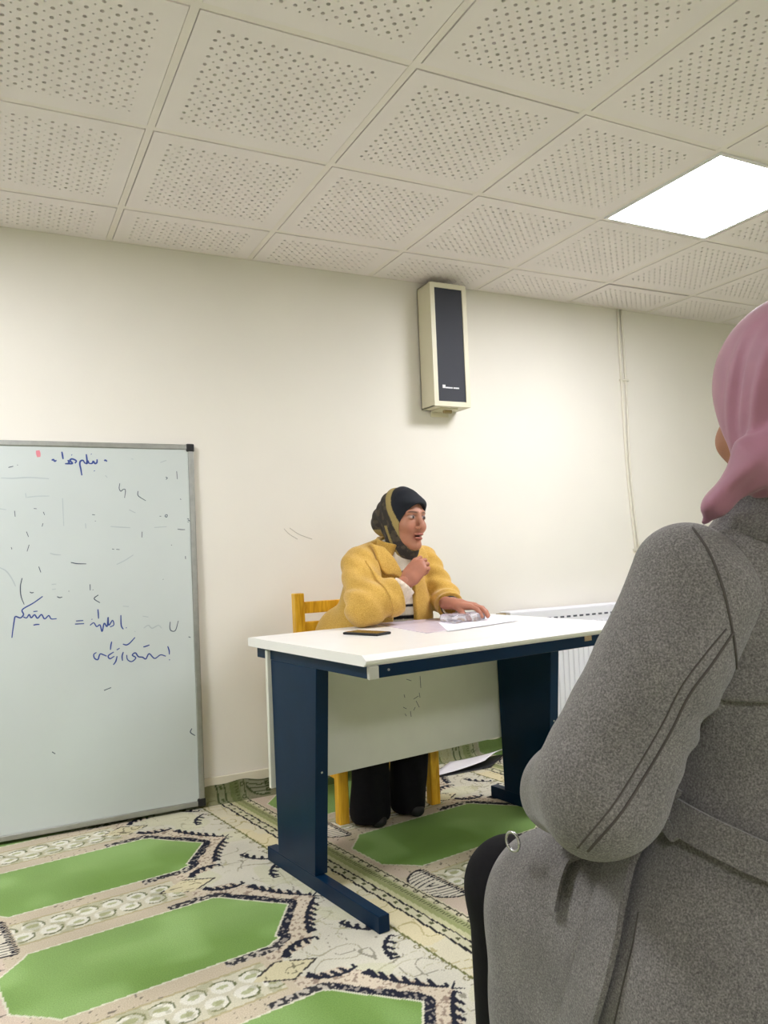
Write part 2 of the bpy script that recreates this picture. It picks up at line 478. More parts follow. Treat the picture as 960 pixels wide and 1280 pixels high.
t_full = tile_mesh('ceiling_tile'); t_cut = tile_mesh('ceiling_tile_cut', 0.338)
for i in range(-5, 8):
    for j in range(1, 12):
        if (i, j) in PANEL_CELLS: continue
        dx = dy = dz = 0.0
        if j == 1:                           # the cut row along the wall, two tiles slipped out of line
            if i in (4, 6): dx, dy = .010, .0
            if i == 4: dx = .009
            o = link('ceiling_tile', t_cut, None, ceil, (i * .6 + dx, GY - .6 * j - (-.0035 if i == 4 else 0), H - .003 + (.004 if i in (4, 6) else 0)))
            if i in (4, 6): o.scale = (.985, .962, 1); o.location = (i * .6 + .012, GY - .6 * j + .013, H - .001); o.rotation_euler = (math.radians(.5), 0, 0)
            if i in (3, 0): o.scale = (1, .97, 1)
        else:
            o = link('ceiling_tile', t_full, None, ceil, (i * .6 + RNG.uniform(-.0012, .0012), GY - .6 * j + RNG.uniform(-.0012, .0012), H - .003))
            o.rotation_euler = (math.radians(RNG.uniform(-.12, .12)), math.radians(RNG.uniform(-.12, .12)), 0)
for i in range(-4, 8):
    MB().bb(i * .6 - .0115, i * .6 + .0115, Y0, -.001, H - .001, H + .012).build('grid_bar', M['bar'], ceil)
for j in range(1, 11):
    MB().bb(X0, X1, GY - .6 * j - .0115, GY - .6 * j + .0115, H - .0005, H + .0115).build('grid_bar', M['bar'], ceil)
MB().bb(X0, X1, -.02, -.001, H - .002, H + .010).build('wall_angle', M['bar'], ceil)
labs = ['bright square LED panel light in the ceiling above the pink headscarf', 'square LED ceiling panel light left of the whiteboard, outside the frame',
        'square LED ceiling panel light far behind the camera, right of the last pair', 'square LED ceiling panel light far behind the camera, left of the last pair']
for (i, j), lb in zip(PANEL_CELLS, labs):
    e = tag(empty('ceiling_light_panel', (i * .6 + .3, GY - .6 * j + .3, H)), lb, 'light', 'LED panels in the ceiling')
    m = MB(); a, b = .288, .276
    m.bb(-a, a, -a, -b, -.008, .012).bb(-a, a, b, a, -.008, .012).bb(-a, -b, -b, b, -.008, .012).bb(b, a, -b, b, -.008, .012)
    m.build('frame', M['ledframe'], e)
    MB().bb(-b, b, -b, b, -.004, .008).build('diffuser', M['led'], e)

# pencil scuffs on the wall
for k, P in enumerate([[(355, 661), (362, 668), (372, 674)], [(362, 660), (374, 668), (390, 674)]]):
    Q = resample([onY(a, b, -.0006) for a, b in P], 8)
    m = MB().strip(Q - A(0, 0, .0016), Q + A(0, 0, .0016), np.tile(A(0, -1, 0), (8, 1)), .0006)
    m.build('scuff_mark', M['pencil'], wb_)

# ================================================================== prayer carpet
CANG = math.radians(8.5); CO = A(.311, -1.087)
CX = A(math.cos(CANG), math.sin(CANG)); CY = A(-math.sin(CANG), math.cos(CANG))
def lc(r, g, b): return np.array([lin(r), lin(g), lin(b)])
def poly_sd(x, y, P):
    P = np.asarray(P, float); n = len(P)
    d = np.full(x.shape, 1e9); ins = np.zeros(x.shape, bool)
    for i in range(n):
        a = P[i]; b = P[(i + 1) % n]; e = b - a
        wx = x - a[0]; wy = y - a[1]
        t = np.clip((wx * e[0] + wy * e[1]) / (e @ e), 0, 1)
        d = np.minimum(d, (wx - e[0] * t) ** 2 + (wy - e[1] * t) ** 2)
        c = ((a[1] > y) != (b[1] > y))
        if abs(e[1]) > 1e-12: ins ^= c & (x < a[0] + e[0] * (y - a[1]) / e[1])
    return np.where(ins, -1, 1) * np.sqrt(d)
def carpet_cols(X, Y):
    s = (X - CO[0]) * CX[0] + (Y - CO[1]) * CX[1]
    t = (X - CO[0]) * CY[0] + (Y - CO[1]) * CY[1]
    k = np.floor((s + .79) / 1.15)
    s = s - 1.15 * k; t = t - .15 * k
    T = .648
    row = np.floor((t + T / 2) / T)
    tl = t - T * row
    n3 = np.stack([X, Y, np.zeros_like(X)], 1)
    N1 = vnoise(n3, 9, 1); N2 = vnoise(n3, 45, 2); N3 = vnoise(n3, 140, 3); N4 = vnoise(n3, 3.1, 4)
    C = np.tile(lc(206, 199, 178), (len(X), 1))
    def put(mask, c): C[mask] = c
    def mixc(mask, c, w):
        w = np.broadcast_to(w, mask.shape)[mask][:, None]; C[mask] = C[mask] * (1 - w) + c * w
    al = np.abs(tl); gap = T / 2 - al                        # distance from the middle line between panels
    # floral field between the arches and the border
    field = (s > -.16)
    mixc(field, lc(206, 204, 188), .7)
    for sc, sd, cc, wd in ((14, 5, lc(150, 146, 120), .020), (20, 6, lc(120, 116, 100), .014), (26, 8, lc(176, 172, 140), .03)):
        q = vnoise(n3, sc, sd); q2 = vnoise(n3, 10, sd + 20)
        mixc(field & (np.abs(q - .5) < wd) & (q2 > .45), cc, .75)
    mixc(field & (N1 > .62), lc(196, 196, 160), .5)
    # margins
    put(s < -.16, lc(196, 184, 160))
    put((s < -.735) & (al < .22), lc(202, 186, 168))
    # lace band
    lace = (gap < .072) & (s < -.21) & (s > -.685)
    put(lace, lc(204, 200, 176))
    put((np.abs(gap - .074) < .004) & (s < -.21) & (s > -.685), lc(178, 168, 132))
    for side in (-1, 1):
        u = s + (.0 if side < 0 else .037)
        uu = (u % .074) - .037; vv = (gap * np.sign(tl)) - side * .028
        rr = np.sqrt(uu ** 2 + (vv * 1.1) ** 2)
        put(lace & (rr < .030), lc(222, 220, 206))
        put(lace & (np.abs(rr - .031 - .006 * (N2 - .5)) < .0032) & (uu * .6 + vv * side > .004), lc(104, 110, 76))
        mixc(lace & (np.hypot(uu * .7, vv * 1.3) < .012 + .006 * (N2 - .5)), lc(164, 170, 120), .8)
    mixc(lace & (N2 > .6), lc(150, 150, 110), .5)
    # speckles in margins
    mixc((s < -.14) & (gap > .078) & (N3 > .86) & (N1 > .5), lc(90, 84, 76), .8)
    # outer arch with pinkish ground
    outer = [(-.30, -.262), (-.155, -.268), (-.061, -.25), (-.014, -.17), (.02, -.12), (.092, 0), (.02, .12), (-.014, .17), (-.061, .25), (-.155, .268), (-.30, .262)]
    od = poly_sd(s, tl, outer)
    inn = [(-.765, .09), (-.69, .165), (-.675, .185), (-.155, .185), (-.135, .172), (-.12, .15), (0, 0), (-.12, -.15), (-.115, -.165), (-.135, -.172), (-.155, -.185), (-.675, -.185), (-.69, -.165), (-.765, -.09)]
    pd = poly_sd(s, tl, inn)
    band = (od < 0) & (s > -.19)
    put(band, lc(206, 194, 172))
    mixc(band & (N3 > .68), lc(120, 96, 84), .7)
    # dark fuzzy strip
    strip = (pd > .004) & (pd < .036 + .010 * (N2 - .5)) & (s > -.285)
    put(strip & (s <= -.12), np.array(lc(186, 178, 164))); mixc(strip & (s <= -.12) & (N3 > .40), lc(34, 36, 46), .95)
    put(strip & (s > -.12) & (pd < .033 + .012 * (N2 - .5)), lc(36, 38, 50))
    mixc(strip & (s > -.12) & (pd < .03) & (N3 > .70), lc(170, 162, 150), .7)
    # square motif between neighbouring arches
    sq = poly_sd(s, gap * np.sign(tl) * 1.0, [(-.27, -.0), (-.18, -.052), (-.09, 0), (-.18, .052)])
    put((sq < 0) & (s > -.265), lc(208, 200, 164))
    put((np.abs(sq) < .0034) & (N2 > .38), lc(66, 62, 58))
    mixc((sq < -.012) & (np.abs(vnoise(n3, 36, 12) - .5) < .06), lc(96, 90, 70), .8)
    # green field with its pale outline
    put((pd <= .0055) & (pd > 0), lc(214, 212, 190))
    g = pd <= 0
    put(g, lc(134, 166, 98))
    mixc(g & (N4 > .45), lc(114, 148, 74), np.clip((N4 - .45) * 2.4, 0, .75))
    mixc(g, lc(156, 188, 124), np.clip((N1 - .55) * 1.1, 0, .35))
    # leaf scrolls along the outer arch
    strokes = []
    def scroll(a, b, bulge, leaves):
        a = A(*a); b = A(*b); d = b - a; nn = A(-d[1], d[0]); nn = nn / np.linalg.norm(nn) * bulge
        P = [a + d * u + nn * 4 * u * (1 - u) for u in np.linspace(0, 1, 9)]
        for i in range(8): strokes.append((P[i], P[i + 1], .0062))
        for i in range(1, leaves):
            u = i / leaves; p = a + d * u + nn * 4 * u * (1 - u)
            q = p - d * .10 - nrm(nn) * .022
            strokes.append((p, q, .0084 * (1.15 - .3 * u)))
        strokes.append((a, a - nrm(nn) * .016 + d * .05, .006)); strokes.append((b, b - nrm(nn) * .014 - d * .04, .005))
    for sg in (1, -1):
        scroll((-.15, .262 * sg), (-.035, .225 * sg), .022 * -sg, 5)
        scroll((-.035, .19 * sg), (.085, .012 * sg), .012 * -sg, 7)
        strokes.append((A(.088, .0), A(.112, .018 * sg), .0035))
        scroll((.06, .20 * sg), (.125, .30 * sg), .016 * sg, 4)
    for a, b, w in strokes:
        lo = np.minimum(a, b) - w; hi = np.maximum(a, b) + w
        m = np.nonzero((s > lo[0]) & (s < hi[0]) & (tl > lo[1]) & (tl < hi[1]))[0]
        e = b - a; wx = s[m] - a[0]; wy = tl[m] - a[1]
        u = np.clip((wx * e[0] + wy * e[1]) / (e @ e), 0, 1)
        d = np.hypot(wx - e[0] * u, wy - e[1] * u)
        C[m[d < w * (1.0 - .35 * u[:]) ]] = lc(38, 40, 52)
    # shell fan at the base between panels
    fx = s + .698; fy = gap * np.sign(tl)
    er = np.sqrt((fx / .105) ** 2 + (fy / .118) ** 2)
    fan = (fx < 0) & (er < 1)
    put(fan, lc(214, 208, 190))
    ang = np.arctan2(fy / .118, -fx / .105 + 1e-6)
    curl = fy / .118 + .25 * np.sign(fy) * (er ** 2)
    put(fan & (np.abs(((curl * 5.5) % 1) - .5) < .13) & (er > .25), lc(40, 40, 48))
    put((fx < .004) & (np.abs(er - 1) < .035), lc(48, 46, 50))
    put((np.abs(fx) < .010) & (np.abs(fy) < .112) & (((fy * 90) % 1) < .62), lc(40, 40, 48))
    # border bands
    bd = s > .155
    wv = .0022 * np.sin(t * 95) + .0016 * np.sin(t * 41 + 1)
    put(bd, lc(211, 205, 178))
    mixc(bd & (s < .235) & (N1 > .52), lc(214, 202, 158), .6)
    q = vnoise(n3, 22, 9); mixc(bd & (s < .23) & (np.abs(q - .5) < .03), lc(168, 158, 108), .8)
    put(np.abs(s - .155 - wv * .3) < .0034, lc(110, 112, 66))
    cc = np.hypot(s - .143, ((t + .02) % .065) - .0325); put(np.abs(cc - .008) < .0022, lc(128, 124, 88))
    put(np.abs(s - .235 - wv) < .0046, lc(40, 40, 44))
    put((s > .2395) & (s < .266), lc(200, 196, 166))
    put((np.abs(s - .253) < .006) & (np.abs((t % .056) - .028) < .008), lc(84, 88, 60))
    put(np.abs(s - .268 - wv * .7) < .0036, lc(40, 40, 44))
    put((s > .272) & (s < .305), lc(192, 190, 150))
    mixc((s > .29) & (s < .338), lc(142, 150, 98), .85)
    put((np.abs(s - .318) < .007) & ((t * 85 % 1) < .35), lc(74, 78, 48))
    mixc((s > .33) & (s < .36), lc(206, 200, 168), .6)
    put(np.abs(s - .352) < .0026, lc(70, 68, 60))
    cc = np.hypot(s - .343, (t % .05) - .025); put(np.abs(cc - .007) < .0024, lc(70, 68, 56))
    # lint, worn tone
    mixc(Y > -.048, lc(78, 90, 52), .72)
    C *= (0.89 + .18 * N1)[:, None]
    return C
def grid_patch(x0, x1, y0, y1, st):
    nx = int(round((x1 - x0) / st)) + 1; ny = int(round((y1 - y0) / st)) + 1
    gx, gy = np.meshgrid(np.linspace(x0, x1, nx), np.linspace(y0, y1, ny), indexing='ij')
    i = np.arange((nx - 1))[:, None] * ny + np.arange(ny - 1)[None]
    Q = np.stack([i, i + ny, i + ny + 1, i + 1], -1).reshape(-1, 4)
    return gx.ravel(), gy.ravel(), Q
def fold(x, y):                              # the carpet turns up the wall along its last centimetres
    r = .03; ys = -.045
    u = y - ys
    ang = np.clip(u / r, 0, math.pi / 2)
    yy = np.where(u > 0, ys + r * np.sin(ang), y)
    zz = np.where(u > 0, r * (1 - np.cos(ang)) + np.maximum(0, u - r * math.pi / 2), 0)
    wob = .010 * np.sin(x * 17) + .006 * np.sin(x * 41)
    return yy, np.where(u > 0, zz * (1 + wob * 8), 0)
Vs = []; Qs = []; Cs = []; n0 = 0
for (x0, x1, y0, y1, st) in ((-1.0, 2.4, -2.2, .045, .0042), (X0 + .01, -1.0, Y0 + .01, .045, .02), (2.4, X1 - .01, Y0 + .01, .045, .02), (-1.0, 2.4, Y0 + .01, -2.2, .02)):
    gx, gy, Q = grid_patch(x0, x1, y0, y1, st)
    yy, zz = fold(gx, gy)
    Vs.append(np.stack([gx, yy, zz], 1)); Cs.append(carpet_cols(gx, gy)); Qs.append(Q + n0); n0 += len(gx)
me = raw_mesh('prayer_carpet', np.concatenate(Vs), np.concatenate(Qs)); set_cols(me, np.concatenate(Cs))
tag(link('prayer_carpet', me, M['carpet'], smooth=True), 'cream prayer carpet with rows of green arched panels and black scrolls, turned up at wall', 'carpet')

# ================================================================== whiteboard
WBX0, WBX1, WBZ0, WBZ1 = -1.45, .322, .012, 1.512
tilt = math.atan2(.035, 1.5)
wbr = tag(empty('whiteboard', (0, -.052, WBZ0)), 'large whiteboard with blue handwriting standing on the carpet against the wall', 'whiteboard')
wbr.rotation_euler = (-tilt, 0, 0)
hh_ = (WBZ1 - WBZ0) / math.cos(tilt)
MB().bb(WBX0 + .01, WBX1 - .01, -.006, .006, .01, hh_ - .01).build('writing_surface', M['board'], wbr)
for x in (WBX0, WBX1 - .024):
    MB().bb(x, x + .024, -.011, .011, .022, hh_ - .022).build('frame_rail', M['alu'], wbr, bevel=.004)
for z in (0, hh_ - .022):
    MB().bb(WBX0 + .024, WBX1 - .024, -.011, .011, z, z + .022).build('frame_rail', M['alu'], wbr, bevel=.004)
for x in (WBX0 - .003, WBX1 - .031):
    for z in (-.003, hh_ - .031):
        MB().bb(x, x + .034, -.0135, .0135, z, z + .034).build('corner_cap', M['blackp'], wbr, bevel=.005)
Rt = np.array(Matrix.Rotation(-tilt, 3, 'X'))
def wbp(px, py):                             # point of the board's face in board coordinates
    n = Rt @ A(0, -1, 0); o = A(0, -.052, WBZ0) + n * .0062
    v = ray(px, py); tt = ((o - CAM) @ n) / (v @ n)
    return Rt.T @ (CAM + v * tt - A(0, -.052, WBZ0))
def writing(name, strokes, ox, oy, sc, m, w=.0030):
    mb = MB()
    for S in strokes:
        P = np.array([wbp(ox + a / sc, oy + b / sc) for a, b in S])
        if len(P) == 1: P = np.array([P[0] - A(.003, 0, .001), P[0] + A(.003, 0, .001)])
        if len(P) > 2: P = resample(P, 5 * len(P))
        n = len(P); d = np.gradient(P, axis=0); d /= np.linalg.norm(d, axis=1)[:, None]
        nn = np.cross(d, A(0, 1, 0)); wd = w * .92 * (.6 + .5 * np.sin(np.linspace(.5, 2.8, n)))[:, None]
        mb.strip(P - nn * wd, P + nn * wd, np.tile(A(0, -1, 0), (n, 1)), .0004)
    return tag(mb.build(name, m, wbr), kind='stuff')
S1 = 3.84
writing('handwriting_heading', [
    [(500, 100), (506, 97), (514, 103)], [(466, 93), (465, 108), (456, 113), (448, 102), (442, 112), (428, 113)], [(452, 147), (454, 150)],
    [(428, 113), (420, 100), (414, 112)], [(414, 68), (417, 92), (418, 112), (408, 112)], [(437, 67), (439, 69)],
    [(408, 112), (398, 98), (386, 102), (383, 116), (388, 140), (393, 170)],
    [(360, 112), (366, 100), (346, 91), (336, 98), (348, 112), (332, 114), (324, 110)], [(343, 71), (346, 73)], [(326, 96), (332, 112), (312, 114)], [(297, 56), (300, 74), (303, 92)],
    [(248, 98), (256, 94), (263, 102), (271, 97)]], 0, 550, S1, M['ink'], .0033)
writing('red_mark', [[(181, 50), (184, 66), (186, 82)]], 0, 550, S1, M['inkr'], .008)
writing('handwriting_line', [
    [(205, 213), (160, 245), (108, 276), (113, 300), (98, 316), (74, 310), (68, 332), (62, 372), (57, 412)],
    [(112, 312), (128, 316), (140, 300), (150, 316), (166, 301), (180, 318), (199, 300), (214, 321), (234, 305), (246, 321), (272, 320)],
    [(160, 286), (180, 284)], [(160, 351), (176, 348), (190, 348)],
    [(365, 331), (400, 329)], [(360, 346), (404, 344)],
    [(470, 275), (472, 298), (473, 320)], [(432, 352), (450, 340), (464, 358), (480, 350), (490, 382), (500, 342), (514, 358), (519, 312), (522, 352), (540, 328), (546, 350), (528, 360)],
    [(580, 303), (582, 352), (592, 371)], [(604, 363), (608, 365)], [(440, 322), (443, 324)]], 0, 690, S1, M['ink'], .0026)
writing('handwriting_line', [
    [(805, 452), (812, 474), (813, 492)], [(812, 516), (815, 519)],
    [(796, 500), (770, 494), (742, 511), (716, 488), (700, 513), (684, 505), (664, 502), (650, 484), (635, 495), (652, 508), (632, 526), (612, 516), (608, 494)],
    [(688, 456), (702, 452), (718, 446)], [(590, 442), (606, 446), (622, 438), (648, 410)], [(592, 480), (586, 500), (588, 522)],
    [(562, 500), (556, 524), (544, 542)], [(546, 480), (520, 498), (528, 512), (549, 500)], [(536, 430), (532, 450), (530, 470)],
    [(512, 500), (498, 494), (480, 490), (470, 516), (454, 510), (450, 492), (463, 482)], [(560, 470), (574, 462)]], 0, 690, S1, M['ink'], .0026)
writing('marker_strokes', [
    [(106, 125), (98, 165), (101, 212), (116, 252)], [(143, 192), (152, 196), (162, 194)], [(274, 214), (286, 219), (299, 216)], [(329, 187), (332, 189)],
    [(432, 155), (433, 184)], [(445, 181), (447, 183)], [(472, 206), (452, 224), (480, 244)], [(817, 335), (815, 362), (822, 378), (842, 376), (856, 330)],
    [(186, 70), (196, 98)], [(340, 50), (370, 56), (414, 57)], [(782, 130), (784, 132)], [(890, 20), (891, 34)], [(936, 572), (938, 575)]], 0, 690, S1, M['inkd'], .0019)
writing('marker_strokes', [
    [(40, 132), (52, 129), (64, 126)], [(82, 119), (86, 121)], [(575, 208), (572, 232), (580, 246), (590, 238), (602, 240), (598, 278)], [(662, 245), (664, 268), (700, 292)],
    [(795, 178), (803, 182), (797, 190)], [(848, 150), (851, 188)], [(864, 283), (870, 286)], [(442, 358), (456, 360)], [(456, 388), (459, 390)],
    [(766, 366), (774, 366)], [(796, 358), (792, 366), (800, 370), (803, 360), (796, 358)], [(852, 428), (870, 430), (888, 430)], [(898, 378), (906, 378)], [(900, 392), (906, 394)],
    [(682, 440), (681, 468)], [(538, 523), (548, 525)], [(558, 525), (574, 526)], [(822, 503), (825, 506)], [(127, 440), (137, 465)], [(140, 503), (130, 535)], [(54, 515), (57, 525)],
    [(162, 329), (176, 330)], [(70, 340), (73, 368)], [(208, 345), (214, 360)], [(206, 400), (202, 416)], [(916, 312), (918, 318)]], 0, 550, S1, M['inkd'], .0016)
writing('faded_strokes', [
    [(0, 75), (30, 92), (55, 125), (75, 165)], [(248, 156), (270, 154)], [(250, 180), (268, 178)], [(690, 365), (712, 352), (730, 366), (760, 352), (776, 366)], [(685, 308), (712, 312)],
    [(590, 260), (618, 262)], [(646, 380), (650, 384)], [(560, 60), (600, 40), (640, 14)], [(240, 6), (262, 12), (292, 14)]], 0, 690, S1, M['inkf'], .0022)
writing('faded_strokes', [
    [(530, 415), (570, 418), (625, 421)], [(130, 275), (180, 270), (236, 269)], [(122, 255), (126, 278)], [(5, 182), (60, 184), (140, 180), (235, 186)], [(620, 335), (650, 350)], [(300, 280), (306, 412)],
    [(770, 108), (798, 98)], [(630, 90), (640, 92)], [(505, 170), (515, 180)], [(0, 330), (30, 335)], [(740, 420), (800, 416)], [(410, 400), (412, 424)]], 0, 550, S1, M['inkf'], .0022)
writing('marker_strokes', [[(590, 912), (586, 924), (600, 934)], [(160, 984), (170, 990)], [(320, 795), (342, 786)], [(580, 630), (586, 632)], [(586, 228), (588, 231)], [(578, 270), (584, 274)]], 0, 540, 2.461, M['inkd'], .0022)

# ================================================================== column loudspeaker on the wall
sp = tag(empty('column_loudspeaker', (1.560, -.065, 1.715)), 'cream column loudspeaker with black grille mounted high on the wall', 'loudspeaker')
sw, sh, sd = .205, .605, .115
m = MB()
for x in (-sw / 2, sw / 2 - .004): m.bb(x, x + .004, -sd / 2, sd / 2, 0, sh)
m.bb(-sw / 2, sw / 2, sd / 2 - .004, sd / 2, 0, sh).bb(-sw / 2, sw / 2, -sd / 2, sd / 2, 0, .004).bb(-sw / 2, sw / 2, -sd / 2, sd / 2, sh - .004, sh)
m.build('housing', M['spk'], sp)
m = MB(); t_ = .024
m.bb(-sw / 2, -sw / 2 + t_, -sd / 2 - .012, -sd / 2, 0, sh).bb(sw / 2 - t_, sw / 2, -sd / 2 - .012, -sd / 2, 0, sh)
m.bb(-sw / 2 + t_, sw / 2 - t_, -sd / 2 - .012, -sd / 2, 0, t_).bb(-sw / 2 + t_, sw / 2 - t_, -sd / 2 - .012, -sd / 2, sh - t_, sh)
m.build('front_frame', M['spk'], sp)
gr = MB().bb(-sw / 2 + t_, sw / 2 - t_, -sd / 2 - .007, -sd / 2 - .001, t_, sh - t_).build('grille', M['spkg'], sp)
m = MB().bb(-.052, -.036, -sd / 2 - .0085, -sd / 2 - .007, .089, .105)
x = -.034
for wd in (.006, .005, .006, .004, .006, .005, None, .006, .004, .006, .005, .006):
    if wd is None: x += .004; continue
    m.bb(x, x + wd, -sd / 2 - .0085, -sd / 2 - .007, .0885, .0950); x += wd + .0012
m.build('nameplate_print', M['white'], gr)
MB().tube([(-.012, -.0, -.012), (.03, 0, -.012)], .010, 10).build('cable_gland', M['brass'], sp)
m = MB().bb(-.05, .05, -.03, sd / 2 + .008, -.006, 0).bb(-.05, .05, sd / 2, sd / 2 + .008, -.03, 0)
m.build('bracket', M['spk'], sp)
m = MB().bb(-.05, .05, -.03, sd / 2 + .008, sh, sh + .006).bb(-.05, .05, sd / 2, sd / 2 + .008, sh, sh + .03)
m.build('bracket', M['spk'], sp)

# ================================================================== cable conduits
for dx, lb in ((-.012, 'cream cable conduit on the wall beside the loudspeaker, left of the pair'), (.014, 'cream cable conduit on the wall beside the loudspeaker, right of the pair')):
    P = resample([onY(774, 388, -.008) + A(0, 0, 0), onY(779.5, 480, -.008), onY(786, 590, -.008), onY(797, 690, -.008)], 24)
    P[:, 0] += dx * (1 + .25 * np.sin(np.linspace(0, 6, 24)))
    P[0, 2] = H - .004
    base = A(P[-1][0], -.008, P[-1][2])
    c = tag(empty('cable_conduit', tuple(base)), lb, 'conduit', 'conduits on the back wall')
    MB().tube(P - base, .0075, 8).build('duct', M['pvc'], c, smooth=True)
    if dx < 0:
        for px, py in ((779.2, 475), (796.5, 687)):
            q = onY(px, py, -.009) - base
            MB().bb(q[0] - .026, q[0] + .036, -.010, .008, q[2] - .006, q[2] + .006).build('clip', M['pvc'], c, bevel=.002)

# ================================================================== radiator
rx0, rx1, rz0, rz1 = 1.845, 3.35, .13, .700
rd = tag(empty('radiator', (rx0, -.03, rz0)), 'white panel radiator with slotted top on the wall behind the table', 'radiator')
L_ = rx1 - rx0; Hh = rz1 - rz0
MB().bb(0, L_, -.095, 0, 0, Hh).build('body', M['rad'], rd, bevel=.006)
for k in range(int(L_ / .0335)):
    x = .022 + k * .0335
    MB().bb(x - .009, x + .009, -.101, -.094, .04, Hh - .075).build('rib', M['rad'], rd, bevel=.003, seg=1)
for k in range(int(L_ / .042)):
    x = .03 + k * .042
    MB().bb(x - .012, x + .012, -.0965, -.094, Hh - .050, Hh - .041).build('slot', M['slot'], rd)
MB().tube([(-.05, -.05, Hh - .015), (.0, -.05, Hh - .015)], .011, 10).build('air_valve', M['brass'], rd)
for x in (.25, L_ - .25):
    MB().bb(x - .02, x + .02, -.08, -.02, -rz0 - .0, .002).build('foot', M['rad'], rd)

# ================================================================== table
TANG = math.radians(8.0)
tb = tag(empty('office_table', (.463, -1.395, 0), TANG), 'white topped desk with navy steel legs in front of the woman in yellow', 'table')
tx0, tx1, ty0, ty1 = -.018, 1.068, -.012, .738
def top_profile():
    z1, z0 = .747, .717; P = [(ty0 + .012, z0)]
    for k in range(7): a = -math.pi / 2 + k * math.pi / 12; P.append((ty0 + .014 - .014 * math.cos(a), z0 + .016 + .014 * math.sin(a)))
    P += [(ty0 + .02, z1), (ty1 - .006, z1), (ty1, z1 - .006), (ty1, z0 + .004), (ty1 - .004, z0)]
    return P
pr = [(tx0, y, z) for y, z in top_profile()]
MB().extrude(pr, (tx1 - tx0, 0, 0)).build('table_top', M['top'], tb)
for x in (0.0, 1.017):
    inner = .035
    MB().bb(x, x + inner, 0, .672, 0, .046).build('foot', M['steel'], tb, bevel=.002)
    MB().extrude([(x, .345, .046), (x, .590, .046), (x, .602, .680), (x, .295, .680)], (.044, 0, 0)).build('leg_column', M['steel'], tb, bevel=.002)
    MB().bb(x, x + .030, .004, .705, .680, .717).build('cross_beam', M['steel'], tb, bevel=.002)
    for y, z in ((.37, .16), (.35, .36), (.335, .56)):
        MB().tube([(x + .022, y - .024, z), (x + .022, y - .040 + .01, z)], .0035, 8).build('screw', M['screw'], tb)
for y in (.004, .670):
    MB().bb(.030, 1.017, y, y + .030, .680, .717).build('long_rail', M['steel'], tb, bevel=.002)
MB().bb(-.003, .030, -.003, .010, .679, .716).build('end_cap', M['capw'], tb, bevel=.003)
MB().tube([(.065, .0035, .70), (.065, .0, .70)], .0035, 8).build('screw', M['screw'], tb)
q = A(.90, .0, .70); MB().bb(.872, .905, .001, .0045, .700, .718).build('sticker', M['sticker'], tb)
pn = MB().bb(-.012, 1.05, .6035, .6200, .255, .712).build('modesty_panel', M['panel'], tb, bevel=.002)
R8 = np.array(Matrix.Rotation(TANG, 3, 'Z')); T0 = A(.463, -1.395, 0)
def tl_(P): return R8.T @ (np.asarray(P) - T0)
def onTy(px, py, ly):                        # pixel to table-local point on the plane local y = ly
    n = R8 @ A(0, 1, 0); v = ray(px, py)
    tt = (ly - (R8.T @ (CAM - T0))[1]) / (v @ n)
    return tl_(CAM + v * tt)
mb = MB()
for P in ([(508, 849), (514, 851)], [(525, 845), (526, 860)], [(505, 868), (506, 872)], [(517, 874), (523, 870)], [(504, 884), (508, 886)], [(520, 876), (524, 884)], [(513, 889), (514, 896)], [(506, 892), (508, 895)], [(519, 884), (517, 888)], [(524, 866), (525, 872)]):
    a, b = [onTy(x, y, .6033) for x, y in P]
    d = nrm(b - a); nn = np.cross(d, A(0, 1, 0)) * .0010
    mb.strip([a - nn, b - nn], [a + nn, b + nn], [A(0, -1, 0)] * 2, .0004)
tag(mb.build('scuff_marks', M['inkd'], pn), kind='stuff')

# ================================================================== things on the table
def table_world(x, y, z): return R8 @ A(x, y, z) + T0
TZ = .747
ph = tag(empty('smartphone', tuple(A(.692, -.900, TZ)), math.radians(-66)), 'black smartphone lying near the left end of the white table', 'phone')
MB().bb(-.078, .078, -.038, .038, 0, .0085).build('body', M['phone'], ph, bevel=.0035, seg=2)
MB().bb(-.073, .073, -.034, .034, .0085, .0092).build('screen', M['glass'], ph)
MB().bb(.02, .045, -.0392, -.038, .003, .0055).build('side_button', M['blackp'], ph)
def sheet(name, label, cat, pts, z, th, m, grp=None):
    P = [A(p[0], p[1], 0) for p in pts]; c = sum(P) / len(P)
    o = MB().extrude([p - c for p in P], (0, 0, th)).build(name, m, None, (c[0], c[1], z))
    return tag(o, label, cat, grp)
q = [onZ(a, b, TZ)[:2] for a, b in ((468, 780), (533, 792), (602, 781), (545, 773.5))]
sheet('plastic_file', 'pale violet plastic file lying under the raised elbow of the woman in yellow', 'file', q, TZ + .0003, .002, M['sleeve'])
q = [onZ(a, b, TZ)[:2] for a, b in ((560, 790), (648, 776.5), (612, 770.5), (548, 779))]
sheet('paper_sheet', 'white paper sheet on the table under the clear plastic pouch', 'paper', q, TZ + .0024, .0008, M['paper'])
pc = A(1.150, -.792, TZ + .0034)
def f_pouch(p):
    q = p - pc - A(0, 0, .0150)
    c, s = math.cos(-.12), math.sin(-.12)
    x = q[:, 0] * c - q[:, 1] * s; y = q[:, 0] * s + q[:, 1] * c
    d = np.stack([np.abs(x) - .066, np.abs(y) - .040, np.abs(q[:, 2]) - .005], 1)
    return np.linalg.norm(np.maximum(d, 0), axis=1) + np.minimum(d.max(1), 0) - .0098 + .0022 * np.sin(x * 70) * np.sin(y * 60 + 1)
tag(sdf_obj('plastic_pouch', f_pouch, pc - A(.1, .08, .01), pc + A(.1, .08, .06), .0035, M['pouch'], None, tuple(pc)), 'clear crinkled plastic pouch under the hand of the woman in yellow', 'pouch')

